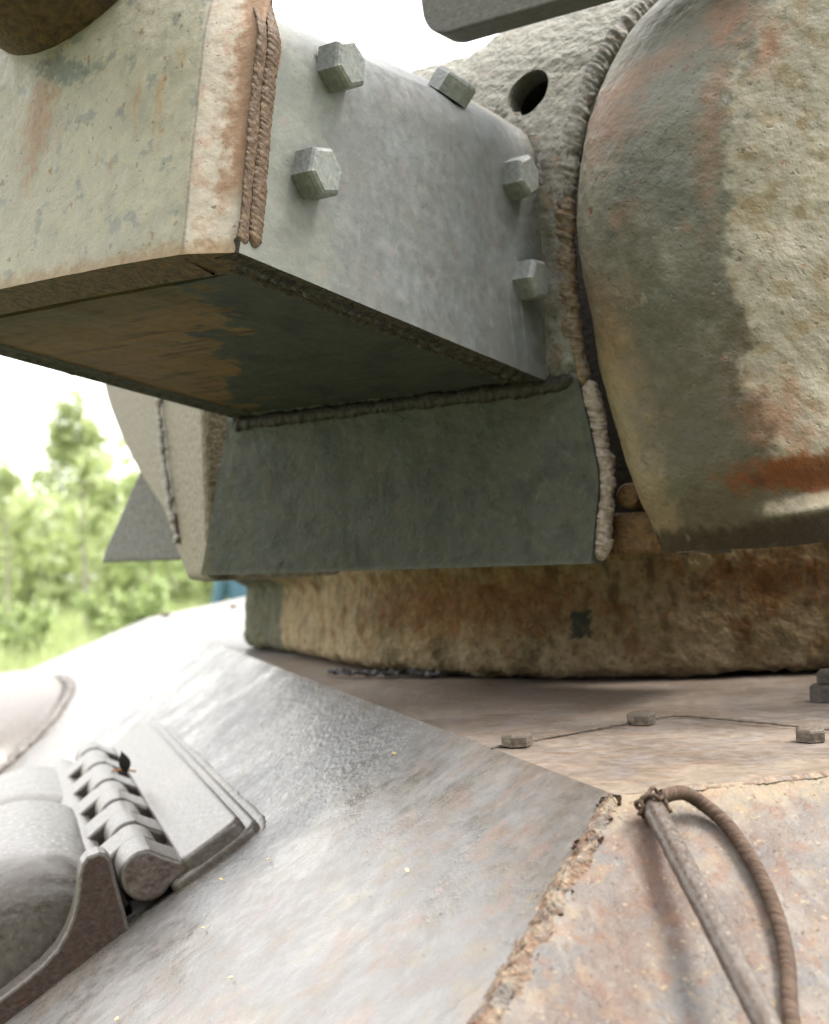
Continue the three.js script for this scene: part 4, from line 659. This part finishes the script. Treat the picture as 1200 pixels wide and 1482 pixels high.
  const hd2 = hexHead(0.0235, 0.024); mesh('bolt', hd2, M.bolt, mantlet, [-0.0735, 0.6525, 0.14], [0, 0.2, -38 * Math.PI / 180]);
}
{ // gun barrel and its sleeve, raised six degrees
  const g = new THREE.LatheGeometry([[0.0, -0.1], [0.115, -0.1], [0.118, 0.0], [0.114, 0.03], [0.108, 0.1], [0.104, 0.4], [0.09, 0.42], [0.085, 2.2], [0.075, 2.21], [0.05, 2.21], [0.05, 2.0], [0, 2.0]].map((p) => new THREE.Vector2(...p)), 72);
  g.rotateX(Math.PI / 2); worldUV(g);
  mesh('gun_barrel', g, M.barrel, mantlet, [-0.285, 0.757, 0.42], [-0.108, 0, 0]);
}
// ------------------------------------------------------------------ rope, litter, ground, plants, onlooker
{ // hull frame -> world for loose things
  var hullPoint = (p) => new V3(...p).applyMatrix4(new THREE.Matrix4().makeRotationY(YAW).setPosition(0.1375, ROOF, -1.0136));
}
{
  const pts = [S(0.022, 0.026, 0.02), S(0.034, 0.024, 0.02), S(0.044, 0.022, 0.016), S(0.056, 0.028, 0.01), S(0.066, 0.046, 0.007), S(0.068, 0.09, 0.007), S(0.062, 0.13, 0.007), S(0.051, 0.165, 0.007), S(0.032, 0.205, 0.007), S(0.018, 0.245, 0.008)].map((p) => hullPoint(p));
  const base = pts[0].clone(), c = new THREE.CatmullRomCurve3(pts.map((p) => p.sub(base)), false, 'centripetal'), len = c.getLength();
  const t = thing('rope', 'thin brown braided rope hanging in a loop beside the grab rail', 'rope', base.toArray());
  for (let k = 0; k < 3; k++) {
    const pos = [], n = 640, T = new V3(), A = new V3(0.2, 1, 0.3), N = new V3(), B = new V3(), q = new V3();
    for (let i = 0; i <= n; i++) { const u = i / n; c.getPointAt(u, q); c.getTangentAt(u, T); B.crossVectors(T, A).normalize(); N.crossVectors(B, T); const a = u * len / 0.0075 * Math.PI * 2 + k * Math.PI * 2 / 3; pos.push(q.clone().addScaledVector(B, Math.cos(a) * 0.0023).addScaledVector(N, Math.sin(a) * 0.0023)); }
    const g = new THREE.TubeGeometry(new THREE.CatmullRomCurve3(pos), 680, 0.0031, 8, false); const uvs = g.attributes.uv; for (let i = 0; i < uvs.count; i++) uvs.setXY(i, uvs.getX(i) * len / 0.3, uvs.getY(i) * 0.07);
    mesh('strand', g, M.rope, t);
  }
}
{ // torn black foil under the foot ring
  const o = hullPoint([0.10, 0.002, -0.99]); const r = rng(5);
  const t = thing('foil_scrap', 'crumpled strip of torn black foil lying under the turret edge', 'scrap', o.toArray());
  const g = slab((s, q, out) => { const x = (s - 0.5) * 0.21; out.set(x, 0.003 + 0.012 * Math.abs(nz(FB, s * 0.21, q * 0.05, 0.02, 3) - 0.4) , (q - 0.5) * (0.004 + 0.05 * nz(FA, s * 0.21, 0, 0.03, 2) * Math.sin(Math.PI * s)) + 0.01 * Math.sin(s * 7)); }, 120, 14, 0.3, 0.05, { thick: 0.0006, flip: true, disp: (x, y, z) => n3(x, y, z, 0.012, 3) * 0.022 });
  const m = mesh('foil', g, M.black, t, [0, 0, 0], [0, TY, 0]);
}
const seedMat = new THREE.MeshStandardMaterial({ color: new THREE.Color().setRGB(0.62, 0.46, 0.22), roughness: 0.6 });
{ // pale seed flakes blown onto the plates
  const g = new THREE.SphereGeometry(0.0024, 10, 8); g.scale(1, 0.35, 0.7);
  const on = (u, v) => hullPoint(G(u, v, 0.003));
  const list = [[0.455, 0.262, 'below the near end of the hatch hinge'], [0.41, 0.215, 'by the upper near corner of the hinge plate'], [0.36, 0.3, 'in the middle of the bare front plate'], [0.2, 0.3, 'low on the front plate'], [0.3, 0.40, 'near the bottom of the picture'], [0.14, 0.14, 'on the front plate near its top'], [0.44, 0.05, 'just under the roof edge']];
  list.forEach(([u, v, w], i) => { const m = mesh('seed_flake', g, seedMat, scene, on(u, v).toArray(), [0.3, i, -0.4]); tag(m, `tiny pale seed flake ${w}`, 'seed', 'seed flakes on the hull'); });
}
{ // ground
  const g = new THREE.PlaneGeometry(170, 170, 1, 1); g.rotateX(-Math.PI / 2);
  const uv = g.attributes.uv; for (let i = 0; i < uv.count; i++) uv.setXY(i, uv.getX(i) * 14, uv.getY(i) * 14);
  const m = paintMat('meadow_soil', 512, 512, lin(0, 12), lin(0, 12), (x, y) => {
    const f = (F, n, k) => samp(F, x / 12 * n + k, y / 12 * n + k * 0.7), a = f(FA, 1, 0.1), b = f(FB, 1, 0.4);
    set([130, 140, 96]); mix([146, 152, 112], sst(0.5, 0.75, a)); mix([104, 118, 76], sst(0.5, 0.75, b) * 0.7); mul(1 + (f(FD, 2, 0.2) - 0.5) * 0.6); P.ro = 0.95; P.bu += b - 0.5;
  }, { wrap: true, bump: 0.05, plain: true });
  const gm = mesh('ground', g, m, scene); gm.userData.kind = 'structure';
}
const leafMats = [[0.36, 0.44, 0.20], [0.40, 0.46, 0.23], [0.28, 0.36, 0.14]].map((c) => new THREE.MeshPhysicalMaterial({ color: new THREE.Color().setRGB(...c), roughness: 0.75, transmission: 0.5, thickness: 0, side: THREE.DoubleSide }));
const barkMat = new THREE.MeshStandardMaterial({ color: new THREE.Color().setRGB(0.26, 0.24, 0.2), roughness: 0.9 });
function leafGeo(l, w) { const g = new THREE.BufferGeometry(); g.setAttribute('position', new THREE.Float32BufferAttribute([0, 0, 0, w / 2, l * 0.45, w * 0.14, 0, l, 0, -w / 2, l * 0.45, w * 0.14], 3)); g.setAttribute('uv', new THREE.Float32BufferAttribute([0, 0, 1, 0.5, 0, 1, 0, 0.5], 2)); g.setIndex([0, 1, 2, 0, 2, 3]); g.computeVertexNormals(); return g; }
const dummy = new THREE.Object3D();
{ // tall grass of the meadow beyond the tank
  const r = rng(71), n = 60000, g = leafGeo(0.55, 0.02), im = new THREE.InstancedMesh(g, leafMats[1], n); im.name = 'meadow_grass'; im.userData.kind = 'stuff';
  im.userData.label = 'sunlit tall grass and weeds of the meadow behind the tank'; im.userData.category = 'grass';
  for (let i = 0; i < n; i++) {
    const d = 9 + 55 * Math.pow(r(), 1.4), a = -0.42 + r() * 0.5, x = Math.sin(a) * d, z = -Math.cos(a) * d;
    const k = 0.5 + 0.9 * nz(FA, x, z, 1.4, 2); dummy.position.set(x, 0, z); dummy.rotation.set((r() - 0.5) * 0.9, r() * 6.3, (r() - 0.5) * 0.9); dummy.scale.setScalar(k * (0.6 + r() * 0.8)); dummy.updateMatrix(); im.setMatrixAt(i, dummy.matrix);
    const c = 0.6 + r() * 0.8; im.setColorAt(i, new THREE.Color(c, c, c * 0.9));
  }
  im.castShadow = im.receiveShadow = true; scene.add(im);
}
function shrub(name, label, category, x, z, h, w, count, seed, leaf, mat, group, trunk) {
  const t = thing(name, label, category, [x, 0, z], group), r = rng(seed);
  const stems = [], limbs = [], nb = trunk ? 16 : 7;
  for (let i = 0; i < nb; i++) {
    const a = r() * 6.28, y0 = trunk ? h * (0.25 + 0.65 * r()) : 0, L = trunk ? w * (0.5 + 0.6 * r()) * (1.15 - y0 / h) : h * (0.7 + 0.4 * r()), out = trunk ? 0.85 : 0.35 + 0.25 * r();
    const p0 = new V3((r() - 0.5) * 0.05, y0, (r() - 0.5) * 0.05), d = new V3(Math.cos(a) * out, trunk ? 0.55 : 1, Math.sin(a) * out).normalize(), p1 = p0.clone().addScaledVector(d, L * 0.55).add(new V3(0, -0.02, 0)), p2 = p0.clone().addScaledVector(d, L).add(new V3((r() - 0.5) * 0.2, -0.05 * L, (r() - 0.5) * 0.2));
    limbs.push([p0, p1, p2]); stems.push(new THREE.TubeGeometry(new THREE.CatmullRomCurve3([p0, p1, p2]), 10, trunk ? 0.012 : 0.009, 5));
  }
  if (trunk) { const tg = new THREE.CylinderGeometry(0.012, 0.045, h, 9, 14); tg.translate(0, h / 2, 0); const p = tg.attributes.position; for (let i = 0; i < p.count; i++) { const y = p.getY(i); p.setX(i, p.getX(i) + 0.08 * (nz(FA, y, seed, 1.2, 1) - 0.5)); p.setZ(i, p.getZ(i) + 0.08 * (nz(FA, y, seed, 1.2, 4) - 0.5)); } stems.push(tg); limbs.push([new V3(0, h * 0.6, 0), new V3(0, h * 0.8, 0), new V3(0, h, 0)]); }
  mesh(trunk ? 'trunk' : 'stems', mergeGeometries(stems), barkMat, t);
  const im = new THREE.InstancedMesh(leafGeo(leaf, leaf * 0.55), mat, count); im.name = numbered('crown');
  for (let i = 0; i < count; i++) {
    const l = limbs[(r() * limbs.length) | 0], u = 0.2 + 0.85 * Math.sqrt(r()), a = l[0].clone().lerp(l[1], Math.min(1, u * 1.8)), b = u > 0.55 ? l[1].clone().lerp(l[2], (u - 0.55) / 0.45) : a;
    const s = w * 0.16 * (0.5 + r()); dummy.position.copy(b).add(new V3((r() + r() - 1) * s, (r() + r() - 1) * s, (r() + r() - 1) * s)); dummy.rotation.set(r() * 6.3, r() * 6.3, r() * 6.3); dummy.scale.setScalar(0.6 + r() * 0.8); dummy.updateMatrix(); im.setMatrixAt(i, dummy.matrix);
    const c = 0.65 + r() * 0.7; im.setColorAt(i, new THREE.Color(c, c, c * 0.9));
  }
  im.userData.kind = 'stuff'; im.castShadow = im.receiveShadow = true; t.add(im); return t;
}
const SAPL = 'young trees beyond the tank';
shrub('young_tree', 'slender young tree with pale green leaves, seen left of the grey plate', 'tree', -5.4, -22.5, 4.4, 1.5, 5200, 3, 0.11, leafMats[1], null, true);
shrub('young_tree', 'thin young tree half washed out by the sky at the left picture edge', 'tree', -8.0, -27, 3.6, 1.4, 3600, 4, 0.11, leafMats[1], null, true);
shrub('young_tree', 'bushy young tree just above the top of the grey plate', 'tree', -4.6, -24, 3.4, 1.5, 4200, 9, 0.11, leafMats[0], null, true);
shrub('bush', 'bright green leafy bush low at the left picture edge above the hull', 'bush', -5.6, -19.5, 1.0, 1.1, 2600, 5, 0.12, leafMats[0]);
shrub('bush', 'bright green leafy bush between the hull edge and the grey plate', 'bush', -4.4, -21, 1.15, 1.2, 2600, 6, 0.12, leafMats[0]);
shrub('bush', 'pale green weedy bush low beneath the grey plate', 'bush', -3.3, -23, 0.9, 1.1, 2200, 7, 0.11, leafMats[1]);
// added unseen trees behind the camera, put in to darken the faces turned this way
{
  const r = rng(99), leaf = new THREE.MeshStandardMaterial({ color: new THREE.Color().setRGB(0.05, 0.065, 0.035), roughness: 0.8, side: THREE.DoubleSide }), lg = leafGeo(0.5, 0.34);
  for (let k = 0; k < 7; k++) {
    const x = -9 + k * 3.1 + (r() - 0.5) * 1.4, z = 8 + (r() - 0.5) * 2.5 + Math.abs(k - 3) * 0.4, h = 7.5 + r() * 2.5;
    const t = thing('added_shade_tree', `added unseen light-blocking tree behind the viewer, ${['first', 'second', 'third', 'fourth', 'fifth', 'sixth', 'seventh'][k]} from the left`, 'tree', [x, 0, z], 'added unseen trees that cut the light');
    const tg = new THREE.CylinderGeometry(0.08, 0.22, h * 0.8, 10, 6); tg.translate(0, h * 0.4, 0); mesh('trunk', tg, barkMat, t);
    const n = 2600, im = new THREE.InstancedMesh(lg, leaf, n); im.name = numbered('crown');
    for (let i = 0; i < n; i++) { const a = r() * 6.283, c = Math.floor(r() * 12), y = h * (0.12 + 0.85 * ((c + 0.5) / 12)) + (r() - 0.5) * 1.2, R = 2.0 * Math.sqrt(Math.max(0.08, Math.sin(Math.PI * Math.min(1, 0.12 + y / h * 0.85)))), q = R * Math.sqrt(r()) * (0.75 + 0.4 * nz(FA, a, c, 0.7, 3)); dummy.position.set(Math.cos(a) * q, y, Math.sin(a) * q); dummy.rotation.set(r() * 6.3, r() * 6.3, r() * 6.3); dummy.scale.setScalar(0.7 + r() * 0.7); dummy.updateMatrix(); im.setMatrixAt(i, dummy.matrix); }
    im.userData.kind = 'stuff'; im.castShadow = im.receiveShadow = true; t.add(im);
  }
}

{ // onlooker beyond the tank; only a piece of blue shirt shows under the turret
  const t = thing('person', 'person in a blue shirt glimpsed under the turret beyond the roof', 'person', [-1.50, 0, -12]);
  function field(bones, lo, hi, n, blend, mat, name, parent, cut) { // smooth union of tapered capsules
    const mc = new MarchingCubes(n, mat, false, false, 60000), s = mc.size, sx = hi.clone().sub(lo), p = new V3(), pa = new V3(), ba = new V3();
    for (let k = 0; k < s; k++) for (let j = 0; j < s; j++) for (let i = 0; i < s; i++) {
      p.set(lo.x + sx.x * i / s, lo.y + sx.y * j / s, lo.z + sx.z * k / s); let d = 9;
      for (const [a, b, ra, rb, fl] of bones) { pa.copy(p).sub(a); ba.copy(b).sub(a); const h = Math.min(1, Math.max(0, pa.dot(ba) / ba.lengthSq())); pa.addScaledVector(ba, -h); if (fl) pa.z *= fl; const e = pa.length() - (ra + (rb - ra) * h), q = Math.max(blend - Math.abs(d - e), 0) / blend; d = Math.min(d, e) - q * q * blend * 0.25; }
      if (cut) d = Math.max(d, cut(p)); mc.field[i + j * s + k * s * s] = -d;
    }
    mc.isolation = 0; mc.update();
    const c = mc.count, P0 = mc.positionArray.slice(0, c * 3), N0 = mc.normalArray.slice(0, c * 3);
    for (let i = 0; i < c; i++) { P0[i * 3] = lo.x + sx.x * (P0[i * 3] + 1) / 2; P0[i * 3 + 1] = lo.y + sx.y * (P0[i * 3 + 1] + 1) / 2; P0[i * 3 + 2] = lo.z + sx.z * (P0[i * 3 + 2] + 1) / 2; }
    const g = new THREE.BufferGeometry(); g.setAttribute('position', new THREE.Float32BufferAttribute(P0, 3)); g.setAttribute('normal', new THREE.Float32BufferAttribute(N0, 3)); return mesh(name, g, mat, parent);
  }
  const v = (x, y, z) => new V3(x, y, z), flat = (r, g, b, ro = 0.85) => new THREE.MeshStandardMaterial({ color: new THREE.Color().setRGB(r, g, b), roughness: ro });
  const skin = flat(0.45, 0.28, 0.2, 0.6), legs = [], arms = [], hands = [];
  for (const s of [-1, 1]) {
    legs.push([v(s * 0.09, 0.92, 0), v(s * 0.1, 0.5, 0.01), 0.085, 0.055], [v(s * 0.1, 0.5, 0.01), v(s * 0.1, 0.1, -0.02), 0.055, 0.036], [v(s * 0.1, 0.05, -0.03), v(s * 0.12, 0.035, 0.13), 0.042, 0.032]);
    arms.push([v(s * 0.19, 1.42, 0), v(s * 0.25, 1.14, -0.01), 0.05, 0.04], [v(s * 0.25, 1.14, -0.01), v(s * 0.25, 0.9, 0.05), 0.038, 0.026]);
    hands.push([v(s * 0.25, 0.88, 0.055), v(s * 0.25, 0.82, 0.065), 0.03, 0.03]);
    [-0.024, -0.008, 0.008, 0.024].forEach((f, i) => hands.push([v(s * 0.25, 0.815, 0.065 + f), v(s * 0.248, 0.755 + Math.abs(i - 1.4) * 0.01, 0.075 + f * 1.05), 0.009, 0.007])); hands.push([v(s * 0.245, 0.86, 0.085), v(s * 0.235, 0.805, 0.105), 0.011, 0.009]);
  }
  const torso = [[v(0, 0.95, 0), v(0, 1.15, 0), 0.125, 0.115, 1.3], [v(0, 1.15, 0), v(0, 1.36, 0), 0.13, 0.125, 1.25], [v(-0.14, 1.42, 0), v(0.14, 1.42, 0), 0.06, 0.06], [v(0, 1.44, 0), v(0, 1.56, 0.01), 0.055, 0.05]];
  const head = [[v(0, 1.62, 0.015), v(0, 1.68, 0), 0.072, 0.088], [v(0, 1.575, 0.035), v(0, 1.6, 0.03), 0.05, 0.06], [v(0, 1.625, 0.1), v(0, 1.6, 0.108), 0.012, 0.016], [v(-0.085, 1.64, 0), v(-0.088, 1.61, 0), 0.014, 0.012], [v(0.085, 1.64, 0), v(0.088, 1.61, 0), 0.014, 0.012]];
  field([...torso, ...legs, ...arms, ...hands, ...head], v(-0.5, -0.02, -0.3), v(0.5, 1.82, 0.3), 84, 0.03, skin, 'body', t);
  const fat = (bs, k) => bs.map(([a, b, ra, rb, f]) => [a, b, ra + k, rb + k, f]);
  field(fat([...torso.slice(0, 3), ...arms.filter((_, i) => i % 2 === 0)], 0.016), v(-0.5, 0.8, -0.3), v(0.5, 1.6, 0.3), 60, 0.03, flat(0.055, 0.12, 0.17), 'shirt', t, (p) => Math.max(p.y - 1.49, 0.9 - p.y));
  field(fat([...legs.filter((_, i) => i % 3 < 2), torso[0]], 0.014), v(-0.3, 0.0, -0.3), v(0.3, 1.1, 0.3), 60, 0.03, flat(0.05, 0.06, 0.09), 'trousers', t, (p) => Math.max(p.y - 0.98, 0.06 - p.y));
  field(fat(legs.filter((_, i) => i % 3 === 2), 0.01), v(-0.3, -0.02, -0.2), v(0.3, 0.15, 0.3), 40, 0.02, flat(0.03, 0.025, 0.02), 'shoes', t);
  field(fat(head.slice(0, 1), 0.012), v(-0.2, 1.5, -0.2), v(0.2, 1.9, 0.2), 40, 0.02, flat(0.06, 0.04, 0.025), 'hair', t, (p) => 0.9 * (p.z - 0.035) - (p.y - 1.67) + (p.z < 0.03 ? -0.05 : 0));
  for (const s of [-1, 1]) mesh('eye', new THREE.SphereGeometry(0.011, 14, 10), flat(0.05, 0.04, 0.03, 0.2), t, [s * 0.032, 1.645, 0.083]);
  // the photographer, whose dark clothes shade and darken the faces turned to the camera
  const p = t.clone(); p.name = 'person_001'; p.position.set(0.06, 0, 0.42); p.rotation.y = Math.PI; scene.add(p); p.userData.label = 'person in dark clothes standing close behind the viewer, outside the picture';
  p.traverse((o) => { if (o.name.startsWith('shirt')) o.material = flat(0.03, 0.03, 0.035); });
}

{ // litter caught in the hinge
  const leafM = new THREE.MeshStandardMaterial({ color: new THREE.Color().setRGB(0.035, 0.03, 0.028), roughness: 0.8, side: THREE.DoubleSide }), needleM = new THREE.MeshStandardMaterial({ color: new THREE.Color().setRGB(0.42, 0.17, 0.05), roughness: 0.6 });
  const hp = (u, v, w) => hullPoint(G(u, v, w));
  const n1 = hp(1.02, 0.30, 0.064), nd = tag(mesh('pine_needle', bead([[0, 0, 0], [0.016, 0.003, 0.006], [0.034, 0.001, 0.009]], 0.0013, { amp: 0, lump: 0.1, flat: 1, step: 0.002, sides: 8 }), needleM, scene, n1.toArray(), [0, 0.3, -0.1]), 'orange dry pine needle lying across the hatch hinge', 'needle');
  const lf = slab((s, t, o) => { const w = 0.008 * Math.sin(Math.PI * Math.min(1, t * 1.02)); o.set((s - 0.5) * 2 * w, 0.002 + t * 0.034, 0.004 * Math.sin(t * 3) + 0.3 * Math.abs(s - 0.5) * w); }, 8, 16, 0.012, 0.026, { thick: 0.0005 });
  tag(mesh('dry_leaf', lf, leafM, scene, hp(1.0, 0.285, 0.05).toArray(), [0.2, 0.4, 0.15]), 'small dark curled dry leaf standing up beside the hatch hinge', 'leaf');
}

{ // thicket closing the far side of the meadow
  const thin = new THREE.MeshPhysicalMaterial({ color: new THREE.Color().setRGB(0.42, 0.48, 0.26), roughness: 0.8, transmission: 0.55, thickness: 0, side: THREE.DoubleSide }), r = rng(311), n = 9000, im = new THREE.InstancedMesh(leafGeo(0.5, 0.3), thin, n); im.name = 'thicket'; im.userData.kind = 'stuff'; im.userData.label = 'pale overexposed thicket closing the far side of the meadow'; im.userData.category = 'thicket';
  for (let i = 0; i < n; i++) { const x = -17 + r() * 19, z = -33 - r() * 9, top = 1.4 + 4.6 * nz(FA, x, z * 0.3, 3.0, 5) * sst(-17, -8, x), y = top * Math.pow(r(), 0.8) + 0.1; dummy.position.set(x, y, z); dummy.rotation.set(r() * 6.3, r() * 6.3, r() * 6.3); dummy.scale.setScalar(0.6 + r() * 0.9); dummy.updateMatrix(); im.setMatrixAt(i, dummy.matrix); const c = 0.7 + r() * 0.6; im.setColorAt(i, new THREE.Color(c, c, c * 0.9)); }
  im.castShadow = im.receiveShadow = true; scene.add(im);
}
renderer.render(scene, camera);
